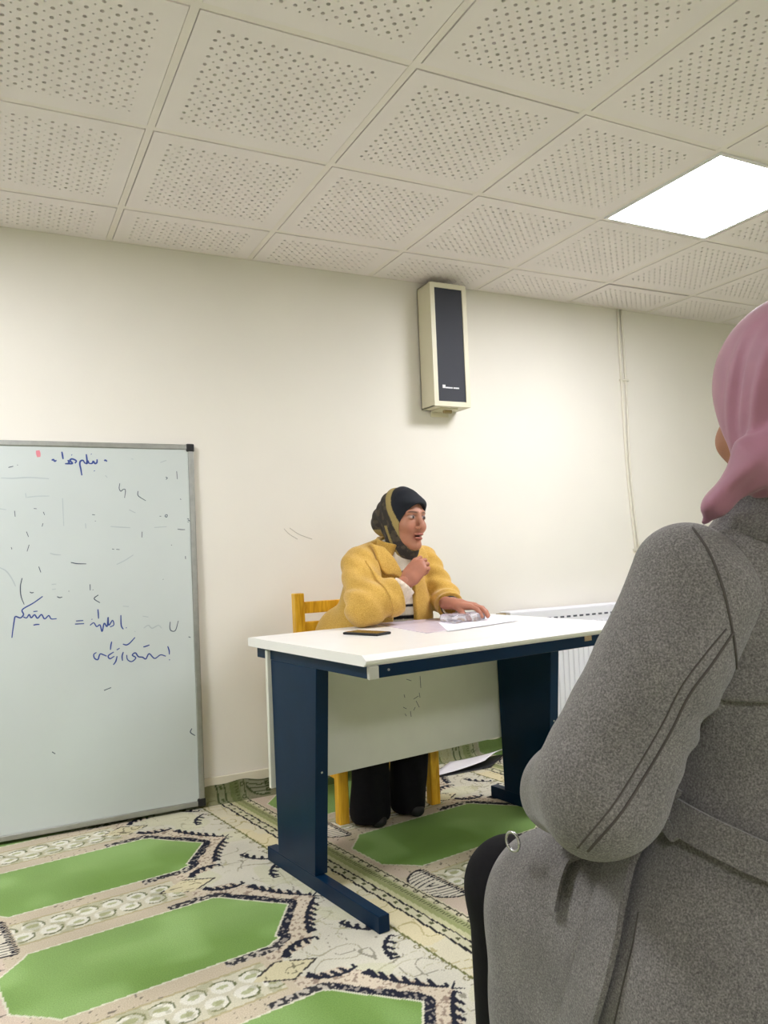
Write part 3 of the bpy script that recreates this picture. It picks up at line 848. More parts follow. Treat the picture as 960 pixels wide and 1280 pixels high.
# papers on the carpet behind the table
def curved_sheet(name, label, cat, c4, bend, m, z0=.002):
    n = 9; V = []; c4 = [A(*p) for p in c4]
    for i in range(n):
        for j in range(n):
            u, v = i / (n - 1), j / (n - 1)
            p = (c4[0] * (1 - u) + c4[1] * u) * (1 - v) + (c4[3] * (1 - u) + c4[2] * u) * v
            V.append(A(p[0], p[1], z0 + bend * (u ** 2 * .9 + .25 * math.sin(v * 4) * u)))
    F = [(i * n + j, (i + 1) * n + j, (i + 1) * n + j + 1, i * n + j + 1) for i in range(n - 1) for j in range(n - 1)]
    V = np.array(V); c = A(V[:, 0].mean(), V[:, 1].mean(), z0)
    o = MB().add(V - c, F).build(name, m, None, tuple(c), smooth=True)
    so = o.modifiers.new('thickness', 'SOLIDIFY'); so.thickness = .001
    return tag(o, label, cat)
curved_sheet('document_folder', 'dark folder on the carpet beneath the curled white paper', 'folder', [(1.33, -.235), (1.62, -.235), (1.80, -.085), (1.50, -.075)], .004, M['blackp'], .002)
curved_sheet('paper_stack', 'white paper sheets curled up on the carpet behind the table', 'paper', [(1.30, -.225), (1.60, -.215), (1.82, -.070), (1.50, -.060)], .028, M['paper'], .0085)

# ================================================================== wooden chair
def make_chair(name, loc, rz, m, label, cat='chair'):
    c = tag(empty(name, loc, rz), label, cat)
    w, d = .225, .205                        # half width, half depth; faces -y
    for x in (-w, w - .042):
        MB().bb(x, x + .042, -d, -d + .042, 0, .43).build('leg', m, c, bevel=.004)
        MB().extrude([(x, d - .045, 0), (x, d, 0), (x, d, .45), (x, d + .015, .862), (x, d - .024, .862), (x, d - .045, .45)], (.045, 0, 0)).build('rear_post', m, c, bevel=.004)
    MB().bb(-w - .004, w + .004, -d - .012, d - .046, .43, .452).build('seat', m, c, bevel=.005)
    for z0 in (.775, .690, .560):
        k = (z0 - .45) * .036
        MB().bb(-w + .044, w - .044, d - .036 + k, d - .016 + k, z0, z0 + .050).build('back_slat', m, c, bevel=.003)
    MB().bb(-w + .042, w - .042, -d + .008, -d + .030, .365, .43).build('apron', m, c, bevel=.002)
    for x in (-w + .01, w - .032): MB().bb(x, x + .022, -d + .042, d - .045, .365, .43).build('apron', m, c, bevel=.002)
    for x in (-w + .01, w - .032): MB().bb(x, x + .022, -d + .042, d - .045, .16, .195).build('stretcher', m, c, bevel=.002)
    return c
make_chair('wooden_chair', (.928, -.352, 0), math.radians(1.5), M['wood'], 'yellow wooden chair with slatted back under the woman in yellow')

# ================================================================== people: shared head and hand shapes
class Frame:
    """local frame: x = the figure's right, y = forward, z = up"""
    def __init__(s, o, fwd, up=(0, 0, 1), sc=1.0):
        s.o = np.asarray(o, float); s.y = nrm(fwd); s.x = nrm(np.cross(s.y, up)); s.z = np.cross(s.x, s.y); s.sc = sc
        s.R = np.stack([s.x, s.y, s.z])
    def l(s, p): return (p - s.o) @ s.R.T / s.sc
    def w(s, q): return s.o + (np.asarray(q, float) * s.sc) @ s.R
def head_local(q):
    ax = np.abs(q[:, 0]); m = np.stack([ax, q[:, 1], q[:, 2]], 1)      # mirrored copy
    d = ell(q, (0, -.014, .032), (.073, .094, .086))
    d = smin(d, ell(q, (0, .022, -.030), (.059, .066, .088)), .03)
    d = smin(d, cap(m, (.050, .000, -.062), (.012, .066, -.104), .020, .017), .025)
    d = smin(d, ell(q, (0, .068, -.106), (.022, .018, .017)), .018)
    d = smin(d, ell(m, (.036, .060, -.030), (.025, .022, .024)), .018)
    d = smin(d, cap(m, (.010, .081, .026), (.042, .066, .026), .0095, .009), .014)
    d = smax(d, -ell(m, (.031, .092, .006), (.017, .013, .011)), .010)
    d = smin(d, cap(q, (0, .086, .018), (0, .107, -.024), .0065, .0095), .010)
    d = smin(d, ell(q, (0, .109, -.031), (.0095, .009, .008)), .006)
    d = smin(d, ell(m, (.0125, .096, -.035), (.007, .010, .007)), .005)
    d = smin(d, ell(m, (.006, .0895, -.061), (.017, .009, .0062)), .005)
    d = smin(d, ell(q, (0, .0895, -.0775), (.018, .009, .0075)), .005)
    d = smax(d, -ell(q, (0, .098, -.0690), (.016, .014, .0042)), .003)
    d = smin(d, ell(m, (.031, .0745, .006), (.0145, .0125, .0105)), .003)          # eyeballs under the lids
    d = smin(d, cap(q, (0, -.018, -.075), (0, -.045, -.20), .052, .058), .03)
    return d
def head_cols(q, skin=(188, 134, 106)):
    C = np.tile(lc(*skin), (len(q), 1)); ax = np.abs(q[:, 0])
    def mixm(w, c):
        w = np.clip(w, 0, 1)[:, None]; C[:] = C * (1 - w) + c * w
    front = q[:, 1] > .05
    lip = np.exp(-((q[:, 0] / .019) ** 4 + ((q[:, 2] + .069) / .0165) ** 4)) * front
    mixm(lip * .75, lc(158, 84, 78))
    mixm(np.exp(-((q[:, 0] / .014) ** 4 + ((q[:, 2] + .0690) / .0040) ** 4)) * front * 1.2, lc(60, 24, 24))
    bz = .0275 + .010 * (1 - ((ax - .032) / .022) ** 2) * .35 - .0035
    mixm(np.exp(-(((ax - .031) / .0185) ** 6 + ((q[:, 2] - bz) / .0034) ** 4)) * front * .9, lc(60, 42, 34))
    mixm(np.exp(-(((ax - .031) / .017) ** 4 + ((q[:, 2] - .0125) / .004) ** 2)) * front * .75, lc(70, 44, 38))   # lashes, lid line
    mixm(np.exp(-(((ax - .031) / .0135) ** 4 + ((q[:, 2] - .006) / .0052) ** 4)) * front * .85, lc(200, 188, 180))
    mixm(np.exp(-(((ax - .030) / .0056) ** 4 + ((q[:, 2] - .0065) / .0060) ** 4)) * front * 1.2, lc(38, 26, 22))
    mixm(np.exp(-(((ax - .034) / .016) ** 2 + ((q[:, 2] + .034) / .018) ** 2)) * front * .25, lc(196, 112, 96))
    return C
def hand_local(q, curl, thumb=(.75, .62, -.25), tcurl=25, spread=.0):
    """x = thumb side, y = along the fingers, z = back of the hand; wrist at the origin"""
    d = ell(q, (0, .050, 0), (.040, .056, .0145))
    d = smin(d, cap(q, (.026, .030, -.004), (.028, .085, .0), .0125, .0105), .012)
    d = smin(d, cap(q, (-.026, .025, -.004), (-.027, .078, .0), .0125, .0100), .012)
    d = smin(d, cap(q, (0, .03, 0), (0, .088, .001), .013, .0105), .015)
    d = smin(d, ecap(q, (0, -.04, 0), (0, .02, 0), .026, .021, (1, 0, 0), 1.25), .02)
    bx = (.029, .0097, -.0095, -.0275); by = (.088, .093, .089, .081); ln = (.066, .073, .068, .054)
    for i in range(4):
        p = A(bx[i], by[i], .001); a = 0.0; r = (.0094, .0096, .0091, .0082)[i]
        sp = spread * (1.5 - i) / 1.5
        f = None
        for k, fr in enumerate((.46, .30, .24)):
            a += math.radians(curl[i][k])
            dr = A(math.sin(sp), math.cos(a) * math.cos(sp), -math.sin(a))
            e = p + dr * ln[i] * fr
            c = cap(q, p, e, r, r * .92); f = c if f is None else smin(f, c, .003)
            p = e; r *= .92
        d = smin(d, f, .0022)
    t = nrm(thumb); p = A(.026, .026, -.006); r = .0125
    ax2 = nrm(np.cross(t, A(0, 0, 1))); f = None
    for k, L in enumerate((.042, .033, .026)):
        e = p + t * L
        c = cap(q, p, e, r, r * .88); f = c if f is None else smin(f, c, .004)
        p = e; r *= .88
        th = math.radians(tcurl); v = A(-.55, .45, -.7) - t * (A(-.55, .45, -.7) @ t)
        t = nrm(t * math.cos(th) + nrm(v) * math.sin(th))
    return smin(d, f, .007)
def hand_frame(wrist, ydir, zdir, left, sc=.96):
    y = nrm(ydir); z = nrm(np.asarray(zdir) - y * (np.asarray(zdir) @ y))
    x = np.cross(y, z) if left else np.cross(z, y)
    fr = Frame(wrist, y); fr.x, fr.y, fr.z = x, y, z; fr.R = np.stack([x, y, z]); fr.sc = sc
    return fr
def merge(parts):
    V = []; Q = []; C = []; n = 0
    for v, q, c in parts: V.append(v); Q.append(q + n); C.append(c); n += len(v)
    return np.concatenate(V), np.concatenate(Q), np.concatenate(C)
def body_mesh(name, parts, origin, label):
    V, Q, C = merge(parts)
    me = raw_mesh(name, V - np.asarray(origin), Q); set_cols(me, C)
    return tag(link(name, me, M['skin'], None, tuple(origin), smooth=True), label, 'person')
def block(fr, f, lo, hi, h, cf):
    V, Q = snet(f, lo, hi, h)
    return fr.w(V), Q, cf(V)

# ================================================================== woman in the yellow coat
LF = nrm((.23, -.97, 0)); LS = nrm((.97, .23, 0))           # facing, and the axis to her left
LH = Frame(A(1.062, -.515, 1.156), (.25, -.965, -.05), (0.05, 0, 1), 1.0)
SK1 = (178, 124, 98)
flatskin = lambda c: (lambda V: np.tile(lc(*c), (len(V), 1)))
RW = onY(508, 727, -.690)                    # right wrist
hR = hand_frame(RW, onY(530, 700, -.705) - RW, (-.80, -.52, .20), False, 1.0)
cR = [(38, 72, 45), (48, 85, 50), (52, 90, 50), (56, 92, 50)]
LWp = onY(568, 755, -.700)
hL = hand_frame(LWp, (.50, -.85, -.10), (.05, -.12, 1), True, .98)
cL = [(12, 26, 16), (8, 28, 18), (10, 28, 18), (16, 28, 18)]
Jp = dict(pel=A(.945, -.345, .535), ch=A(1.0, -.45, .92), nk=A(1.022, -.485, 1.02), rs=A(.845, -.505, .965), ls=A(1.19, -.425, .965),
          re=onY(456, 759, -.668), le=onY(556, 748, -.50), rk=A(.835, -.615, .500), lk=A(1.02, -.595, .500), ra=A(.815, -.600, .07), la=A(.995, -.585, .07))
def f_lbody(p):
    d = ecap(p, Jp['pel'], Jp['ch'], .10, .09, LS, 1.35)
    d = smin(d, chain(p, [(Jp['rs'], .045), (Jp['re'], .036), (RW, .026)]), .03)
    d = smin(d, chain(p, [(Jp['ls'], .042), (Jp['le'], .030), (LWp, .024)]), .03)
    d = smin(d, chain(p, [(Jp['pel'] - LS * .07, .07), (Jp['rk'], .05), (Jp['ra'], .035)]), .03)
    d = smin(d, chain(p, [(Jp['pel'] + LS * .07, .07), (Jp['lk'], .05), (Jp['la'], .035)]), .03)
    return smin(d, cap(p, Jp['ch'], LH.w((0, -.03, -.1)), .05, .048), .03)
W0 = Frame((0, 0, 0), (0, 1, 0))
lec_o = (.93, -.45, 0.0)
lec = body_mesh('person', [
    block(LH, head_local, (-.1, -.125, -.16), (.1, .135, .135), .0024, lambda V: head_cols(V, SK1)),
    block(hR, lambda q: hand_local(q, cR, (.22, .86, -.45), 24), (-.06, -.06, -.10), (.08, .13, .04), .0026, flatskin((172, 114, 90))),
    block(hL, lambda q: hand_local(q, cL, (.42, .80, -.45), 14, .14), (-.06, -.06, -.10), (.10, .18, .04), .0026, flatskin((172, 114, 90))),
    block(W0, f_lbody, (.68, -.78, .02), (1.36, -.18, 1.12), .012, flatskin((172, 114, 90)))],
    lec_o, 'woman in a yellow coat and dark headscarf seated behind the table, hand raised')
# coat
def f_torso(p):
    d = ecap(p, A(.935, -.335, .56), A(1.0, -.445, .93), .135, .128, LS, 1.36)
    d = smin(d, ell(p, A(.835, -.29, .62), (.10, .10, .17)), .08)
    d = smin(d, ell(p, A(1.105, -.44, .74), (.10, .11, .17)), .08)
    d = smin(d, cap(p, A(1.005, -.45, 1.015), A(.862, -.497, .985), .062, .066), .05)
    d = smin(d, cap(p, A(1.02, -.45, 1.015), A(1.18, -.43, .98), .062, .064), .05)
    return d
def wave(p, a, fq, ph): return a * np.sin(p @ fq + ph)
RE, LE = onY(456, 759, -.668), onY(556, 748, -.50)
RC, LC = onY(496, 744, -.682), onY(563, 757, -.655)         # cuffs
def f_rsl(p):
    w = wave(p, .0045, A(40, 20, 95), 0) * np.exp(-(((p - A(.79, -.64, .86)) ** 2).sum(1)) / .006) + wave(p, .003, A(70, 10, 60), 1)
    d = smin(cap(p, A(.858, -.508, .968), RE, .077, .070), cap(p, RE, RC + nrm(RC - RE) * .03, .068, .066), .03)
    d = d + w
    return smax(d, (p - RC) @ nrm(RC - RE), .004)
def f_lsl(p):
    w = wave(p, .004, A(30, 60, 90), 2)
    d = smin(cap(p, A(1.190, -.428, .968), LE, .072, .060), cap(p, LE, LC + nrm(LC - LE) * .03, .058, .050), .03) + w
    return smax(d, (p - LC) @ nrm(LC - LE), .004)
def open_front(p):                           # negative inside the gap of the open coat
    s = (p - A(1.0, -.45, 0)) @ LS; f = (p - A(1.0, -.45, 0)) @ LF; z = p[:, 2]
    half = .044 + np.clip((z - .93) / .12, 0, 1) * .055
    return np.maximum(np.abs(s - .012) - half, .02 - f)
def f_lcoat(p):
    t = smax(f_torso(p), -open_front(p), .006)
    t = smax(t, .53 - p[:, 2], .01)
    d = smin(t, f_rsl(p), .014); d = smin(d, f_lsl(p), .014)
    neck = np.maximum(cap(p, A(1.03, -.50, 1.03), A(1.035, -.52, 1.2), .062, .09), -1)
    return smax(d, -neck, .008)
def CH(o, me_loc): return o
coat1 = sdf_obj('coat', f_lcoat, (.66, -.80, .50), (1.38, -.15, 1.10), .0052, M['yellow'], lec, lec_o)
# collar flaps: the torso surface lifted inside an outline in the (left-axis, height) plane
def flap(poly, lift, thick, front=True):
    def f(p):
        s = (p - A(1.0, -.45, 0)) @ LS; fr = (p - A(1.0, -.45, 0)) @ LF
        d = np.abs(f_torso(p) - lift) - thick
        m = poly_sd(s, p[:, 2], poly)
        return smax(smax(d, m, .004), -(fr + .03), .003)
    return f
sdf_obj('collar_flap', flap([(-.020, .905), (-.035, .955), (-.048, .99), (-.075, 1.045), (-.12, 1.06), (-.125, 1.0), (-.115, .955), (-.095, .935), (-.07, .935), (-.048, .925)], .011, .007), (.80, -.70, .88), (1.1, -.35, 1.10), .004, M['yellow'], lec, lec_o)
sdf_obj('collar_flap', flap([(.045, .905), (.055, .955), (.070, .99), (.09, 1.045), (.13, 1.06), (.145, 1.0), (.135, .955), (.115, .935), (.09, .93), (.068, .92)], .011, .007), (.95, -.70, .88), (1.22, -.30, 1.10), .004, M['yellow'], lec, lec_o)
def seam_on(f, px, r, name, m, parent, porg, n=30, lift=.0, t0=.5):
    P = rayhit(f, resample(px, n), t0); P = P + grad(f, P) * lift
    return MB().tube(P - np.asarray(porg), r, 6).build(name, m, parent, smooth=True)
def f_lcollar(p):
    c = A(1.022, -.480, 1.035); ax = nrm(A(.10, -.30, 1)); u = (p - c) @ ax; q = p - c - np.outer(u, ax)
    r = np.linalg.norm(q, axis=1); fr = q @ LF
    d = np.abs(r - (.074 - .15 * u)) - .006
    return smax(smax(smax(d, u - .036, .005), -u - .03, .005), fr - .055, .006)
sdf_obj('coat_collar', f_lcollar, (.90, -.62, .95), (1.15, -.36, 1.12), .004, M['yellow'], lec, lec_o)
seam_y = mat('mustard_seam', rgb(128, 92, 30), 0.9)
# turned-back cuffs
def f_cuffR(p):
    u = (p - RC) @ nrm(RC - RE)
    return smax(smax(f_rsl(p) - .006, -(u + .055), .003), u - .002, .003)
sdf_obj('sleeve_cuff', f_cuffR, RC - .12, RC + .12, .004, M['yellow'], lec, lec_o)
def stripes(V):
    C = np.tile(lc(226, 218, 200), (len(V), 1)); z = V[:, 2]
    C[(((z - .752) % .045) < .013) & (z < .965)] = lc(22, 22, 26)
    return C
def f_sweater(p):
    d = f_torso(p) + .015 + .0012 * np.sin(((p - A(1, -.45, 0)) @ LS) * 700)
    d = smin(d, cap(p, A(1.030, -.505, .99), A(1.048, -.525, 1.045), .048, .044), .02)
    return smax(d, .55 - p[:, 2], .01)
sdf_obj('sweater', f_sweater, (.74, -.66, .53), (1.28, -.18, 1.13), .0055, M['knit'], lec, lec_o, stripes)
knit_plain = lambda V: np.tile(lc(216, 204, 186), (len(V), 1))
def ribcuff(a, b, r, name):
    ax = nrm(b - a); x = nrm(np.cross(ax, A(0, 0, 1))); y = np.cross(ax, x); V = []; n = 60; K = 7
    for i in range(K):
        for k in range(n):
            w = 2 * math.pi * k / n
            rr = r * (1 + .045 * math.cos(w * 15)) * (1 - .06 * abs(i / (K - 1) - .5))
            V.append(a + (b - a) * i / (K - 1) + rr * (x * math.cos(w) + y * math.sin(w)))
    F = [(i * n + k, i * n + (k + 1) % n, (i + 1) * n + (k + 1) % n, (i + 1) * n + k) for i in range(K - 1) for k in range(n)]
    V = np.array(V); me = raw_mesh(name, V - np.asarray(lec_o), np.array(F)); set_cols(me, knit_plain(V))
    o = link(name, me, M['knit'], lec, smooth=True)
    so = o.modifiers.new('thickness', 'SOLIDIFY'); so.thickness = .004
    return o
dR = nrm(hR.y); ribcuff(RC - dR * .02, RC + dR * .050, .045, 'knit_cuff')
dL = nrm(LC - LE)
ribcuff(LC - dL * .02, LC + dL * .012, .036, 'knit_cuff')
def ring(c, ax, R_, r, name, m, parent, porg):
    ax = nrm(ax); x = nrm(np.cross(ax, A(0, 0, 1))); y = np.cross(ax, x)
    P = [c + R_ * (x * math.cos(w) + y * math.sin(w)) - np.asarray(porg) for w in np.linspace(0, 2 * math.pi, 25)]
    return MB().tube(P, r, 8, cap=False).build(name, m, parent, smooth=True)
ring(LC + dL * .020, dL, .034, .0035, 'bangle', M['band'], lec, lec_o)
ring(LC + dL * .010, dL, .037, .0045, 'wristwatch_strap', M['blackp'], lec, lec_o)
# headscarf
def f_scarf(q):
    d = ell(q, (0, -.020, .030), (.086, .110, .104))
    d = smin(d, ell(q, (0, -.108, -.010), (.066, .066, .066)), .04)                    # gathered bun at the back
    d = smin(d, cap(q, (0, -.004, -.055), (0, -.012, -.135), .074, .066), .03)
    d = smin(d, ell(q, (0, .026, -.128), (.046, .032, .028)), .025)
    d = smin(d, ell(q, (0, .052, .062), (.062, .040, .030)), .02)
    face = np.maximum(ell(q, (0, .085, -.030), (.0630, .20, .092)), .008 - q[:, 1])
    d = d + .0018 * np.sin(q[:, 1] * 120 + q[:, 2] * 90) * (q[:, 1] < .02)
    return smax(smax(d, -face, .006), -q[:, 2] - .165, .01)
def scarf_cols(q):
    C = np.tile(lc(22, 26, 34), (len(q), 1))
    qq = q[:, 1] - (-.034 + (.11 - q[:, 2]) * .47)
    C[qq < -.012] = lc(54, 50, 46)
    pt = vnoise(q, 70, 3); C[(qq < -.010) & (pt > .6)] = lc(78, 70, 58)
    C[np.abs(qq) < .0155] = lc(158, 140, 88)
    C[(q[:, 1] < -.075) & (q[:, 2] < -.045)] = lc(150, 132, 80)
    C[(np.abs(qq + .062) < .008) & (q[:, 2] < -.03)] = lc(150, 132, 80)
    return C
V, Q = snet(f_scarf, (-.12, -.20, -.18), (.12, .13, .16), .0032)
me = raw_mesh('headscarf', LH.w(V) - np.asarray(lec_o), Q); set_cols(me, scarf_cols(V))
link('headscarf', me, M['scarf'], lec, smooth=True)
# trousers and shoes
def f_ltr(p):
    d = chain(p, [(Jp['pel'] - LS * .07, .088), (Jp['rk'], .072), (A(.818, -.602, .05), .076)], .02)
    d = smin(d, chain(p, [(Jp['pel'] + LS * .07, .088), (Jp['lk'], .072), (A(.995, -.575, .05), .072)], .02), .012)
    d = d + .003 * np.sin(p[:, 0] * 90 + p[:, 2] * 14)
    return smax(smax(d, .012 - p[:, 2], .01), p[:, 2] - .62, .01)
sdf_obj('trousers', f_ltr, (.70, -.72, .0), (1.12, -.20, .66), .007, M['black'], lec, lec_o)
for (x, y) in ((.818, -.602), (.995, -.575)):
    def f_shoe(p, x=x, y=y):
        d = ecap(p, A(x, y + .06, .034), A(x + .01, y - .055, .024), .034, .024, (1, 0, 0), 1.25)
        return smax(d, .001 - p[:, 2], .004)
    sdf_obj('shoe', f_shoe, (x - .08, y - .13, -.01), (x + .08, y + .14, .09), .005, M['shoe'], lec, lec_o)

# ================================================================== woman in the grey coat, seen from behind
GFW = nrm((-.42 * CR + .90 * CF) * A(1, 1, 0)); GLS = nrm(np.cross(A(0, 0, 1), GFW))     # facing, and the axis to her left
GH = Frame(D(990, 512, 1.01), nrm((-.19 * CR + .98 * CF) * A(1, 1, 0)), (0, 0, 1), 1.06)
gs = D(870, 738, .985); ge = D(748, 985, .955); gf = D(712, 986, 1.13); gw = D(752, 1020, 1.30)
gch = D(1000, 850, 1.06); gwa = D(1000, 1040, 1.06); ghp = D(985, 1215, 1.05); gnk = D(1000, 640, 1.035)
ghl = D(905, 1230, 1.0); gkl = D(642, 1108, 1.33); gkr = gkl - GLS * .20 + GFW * .02; ghr = ghl - GLS * .19
grs = gs - GLS * .385; gre = grs + GFW * .05 - GLS * .03 - A(0, 0, .29); grw = gre + GFW * .22 + GLS * .10 - A(0, 0, .02)
SK2 = (164, 114, 86)
hgl = hand_frame(gw, GFW - GLS * .5 - A(0, 0, .15), (0, 0, 1), True, .96)
hgr = hand_frame(grw, GFW + GLS * .5 - A(0, 0, .15), (0, 0, 1), False, .96)
cG = [(20, 30, 20)] * 4
def f_gbody(p):
    d = ecap(p, ghp, gch, .12, .10, GLS, 1.35)
    d = smin(d, chain(p, [(gs, .05), (ge, .04), (gf, .034), (gw, .026)]), .03)
    d = smin(d, chain(p, [(grs, .05), (gre, .04), (grw, .026)]), .03)
    d = smin(d, chain(p, [(ghl, .075), (gkl, .055), (gkl * A(1, 1, 0) + A(0, 0, .09), .036)]), .03)
    d = smin(d, chain(p, [(ghr, .075), (gkr, .055), (gkr * A(1, 1, 0) + A(0, 0, .09), .036)]), .03)
    return smin(d, cap(p, gch, gnk, .06, .055), .03)
g_o = (float(ghp[0]), float(ghp[1]), 0.0)
allp = np.stack([gs, ge, gf, gw, gch, ghp, gkl, gkr, grs, gre, grw])
glo, ghi = allp.min(0) - .30, allp.max(0) + .30
glo[2] = .02
gre_w = body_mesh('person', [
    block(GH, head_local, (-.1, -.125, -.16), (.1, .135, .135), .004, lambda V: head_cols(V, SK2)),
    block(hgl, lambda q: hand_local(q, cG, (.42, .80, -.45), 14), (-.06, -.06, -.10), (.10, .18, .04), .004, flatskin(SK2)),
    block(hgr, lambda q: hand_local(q, cG, (.42, .80, -.45), 14), (-.06, -.06, -.10), (.10, .18, .04), .004, flatskin(SK2)),
    block(W0, f_gbody, glo, ghi, .016, flatskin(SK2))], g_o, 'woman in a grey wool coat and pink headscarf seated in the foreground, back turned')
# --- the coat
def f_gtor(p):
    d = ecap(p, gwa, gch, .135, .130, GLS, 1.42)
    d = smin(d, ecap(p, gwa, ghp, .135, .175, GLS, 1.35), .06)
    d = smin(d, cap(p, gs - GLS * .05 - A(0, 0, .0), gnk, .060, .070), .06)
    d = smin(d, cap(p, grs + GLS * .05, gnk, .060, .070), .06)
    d = smin(d, cap(p, D(948, 765, 1.045), D(962, 870, 1.06), .098, .098), .06)
    return d
def f_gskirt(p):
    d = cap(p, ghl + A(0, 0, .02), gkl - GFW * .10 + A(0, 0, .012), .125, .096)
    d = smin(d, cap(p, ghr, gkr - GFW * .09, .125, .098), .10)
    low = A(0, 0, .13)
    d = smin(d, ecap(p, ghl - low + GLS * .01, gkl - GFW * .10 - low, .130, .100, (0, 0, 1), 2.3), .05)
    d = smin(d, ecap(p, ghr - low - GLS * .01, gkr - GFW * .10 - low, .130, .100, (0, 0, 1), 2.3), .05)
    d = smin(d, ell(p, ghp - A(0, 0, .14), (.24, .24, .24)), .10)
    u = (p - ghp) @ GLS; v = (p - ghp) @ GFW
    d = d + .004 * np.sin(v * 26 + p[:, 2] * 6 + 1.0)
    return smax(d, .20 - p[:, 2], .01)
def f_gsl(p):
    d = cap(p, gs, ge, .078, .074)
    d = smin(d, cap(p, gs + A(0, 0, .020) - CR * .012, gs + (ge - gs) * .35, .058, .078), .02)
    d = smin(d, cap(p, ge, gf, .078, .060), .012)
    d = smin(d, cap(p, gf, gw, .062, .046), .03)
    c = D(690, 935, 1.05)
    r2 = ((p - c) ** 2).sum(1)
    d = d + .007 * np.sin((p - c) @ (CU * 105 + CR * 40)) * np.exp(-r2 / .004)
    d = d + .0035 * np.sin((p - ge) @ (CU * 38 - CR * 22) + .6)
    c = D(860, 905, .97); r2 = ((p - c) ** 2).sum(1)
    d = d + .0042 * np.sin((p - c) @ (CU * 120 + CR * 60)) * np.exp(-r2 / .003)
    return smax(d, (p - gw) @ nrm(gw - gf) + .01, .005)
def f_gslr(p):
    d = smin(cap(p, grs, gre, .078, .080), cap(p, gre, grw, .075, .05), .03)
    return smax(d, (p - grw) @ nrm(grw - gre) + .01, .005)
def f_gcoat0(p):
    d = smin(f_gtor(p), f_gskirt(p), .05)
    d = smax(d, -cap(p, gnk + A(0, 0, .05), gnk + A(0, 0, .25), .062, .075), .008)
    return d
def f_gcoat(p):
    d = smin(f_gcoat0(p), f_gsl(p), .010)
    return smin(d, f_gslr(p), .02)
gcoat = sdf_obj('coat', f_gcoat, glo, ghi, .0065, M['grey'], gre_w, g_o)
# stand collar
cn = nrm(A(0, 0, 1) - GFW * .28)
def f_collar(p):
    c = gnk + A(0, 0, .005) + GFW * .0
    u = (p - c) @ cn; q = p - c - np.outer(u, cn)
    a = q @ GLS; b = q @ nrm(GFW + A(0, 0, .28))
    r = np.sqrt((a / 1.08) ** 2 + b ** 2)
    R_ = .100 - .16 * np.clip(u, -.03, .08) + .012 * np.clip(.012 - u, 0, .02) / .02
    d = np.abs(r - R_) - .008
    return smax(smax(smax(d, u - .074, .006), -u - .030, .006), (p - c) @ GFW - .02, .008)
sdf_obj('coat_collar', f_collar, gnk - .2, gnk + .2, .005, M['grey'], gre_w, g_o)
# back yoke: a second layer ending in a free edge across the back
zy = float(rayhit(f_gcoat0, [(930, 876)])[0][2])
def f_yoke(p):
    d = np.abs(f_gtor(p) - .004) - .006
    d = smax(d, zy - p[:, 2] + .0, .003)
    d = smax(d, (p - gch) @ GFW + .0, .01)
    return smax(d, -cap(p, gnk + A(0, 0, .0), gnk + A(0, 0, .25), .085, .085), .004)
sdf_obj('back_yoke', f_yoke, glo, ghi, .006, M['grey'], gre_w, g_o)
# seams
def gseam(px, f=f_gcoat, r=.0017, n=40, name='seam', m='greyd', lift=.0002):
    return seam_on(f, px, r, name, M[m], gre_w, g_o, n, lift)
gseam([(866, 660), (886, 690), (902, 730), (912, 770), (918, 805), (920, 838), (912, 868)])
gseam([(917, 790), (890, 830), (862, 868), (838, 915), (806, 970), (775, 1018), (735, 1064)])
gseam([(908, 786), (880, 820), (852, 858), (828, 905), (796, 960), (765, 1008), (722, 1060)], r=.0011)
gseam([(798, 1140), (790, 1185), (778, 1235), (768, 1279)], r=.0011)
# belt across the waist, its loop and hanging ends
def ribbon_on(f, c, w, name, th=.004, lift=.003, n=36, m='grey', twist=None):
    P = resample(c, n); W_ = np.interp(np.linspace(0, 1, n), np.linspace(0, 1, len(w)), w)
    d = np.gradient(P, axis=0); d /= np.linalg.norm(d, axis=1)[:, None]; nn = np.stack([-d[:, 1], d[:, 0]], 1)
    cols_ = []
    for k in np.linspace(-1, 1, 5):
        cols_.append(rayhit(f, P + nn * W_[:, None] * k))
    N = grad(f, cols_[2])
    lf = np.interp(np.linspace(0, 1, n), np.linspace(0, 1, len(lift)), lift) if hasattr(lift, '__len__') else np.full(n, lift)
    mb = MB(); G = np.stack([c_ + N * lf[:, None] for c_ in cols_]); K = 5
    V = np.concatenate([G.reshape(-1, 3), (G + N[None] * th).reshape(-1, 3)]) - np.asarray(g_o); o = K * n; F = []
    for k in range(K - 1):
        for i in range(n - 1):
            a, b, c2, e = k * n + i, k * n + i + 1, (k + 1) * n + i + 1, (k + 1) * n + i
            F += [(a, b, c2, e), (o + a, o + e, o + c2, o + b)]
    for i in range(n - 1):
        F += [(i, o + i, o + i + 1, i + 1), ((K - 1) * n + i, (K - 1) * n + i + 1, o + (K - 1) * n + i + 1, o + (K - 1) * n + i)]
    for k in range(K - 1):
        F += [(k * n, (k + 1) * n, o + (k + 1) * n, o + k * n), (k * n + n - 1, o + k * n + n - 1, o + (k + 1) * n + n - 1, (k + 1) * n + n - 1)]
    return mb.add(V, F).build(name, M[m], gre_w, smooth=False)
ribbon_on(f_gcoat0, [(835, 1012), (870, 1032), (910, 1052), (960, 1074), (1010, 1090)], [20, 21, 22, 22], 'belt', .009, [.004, .010, .012, .008])
ribbon_on(f_gcoat0, [(858, 988), (846, 1006), (843, 1030), (854, 1052)], [6, 7, 7, 6], 'belt_loop', .006, .011)
ribbon_on(f_gcoat0, [(822, 1030), (795, 1072), (778, 1120), (764, 1170), (748, 1225), (728, 1290)], [9, 14, 18, 21, 22, 22], 'belt_end', .009, [.006, .012, .012, .009, .008])
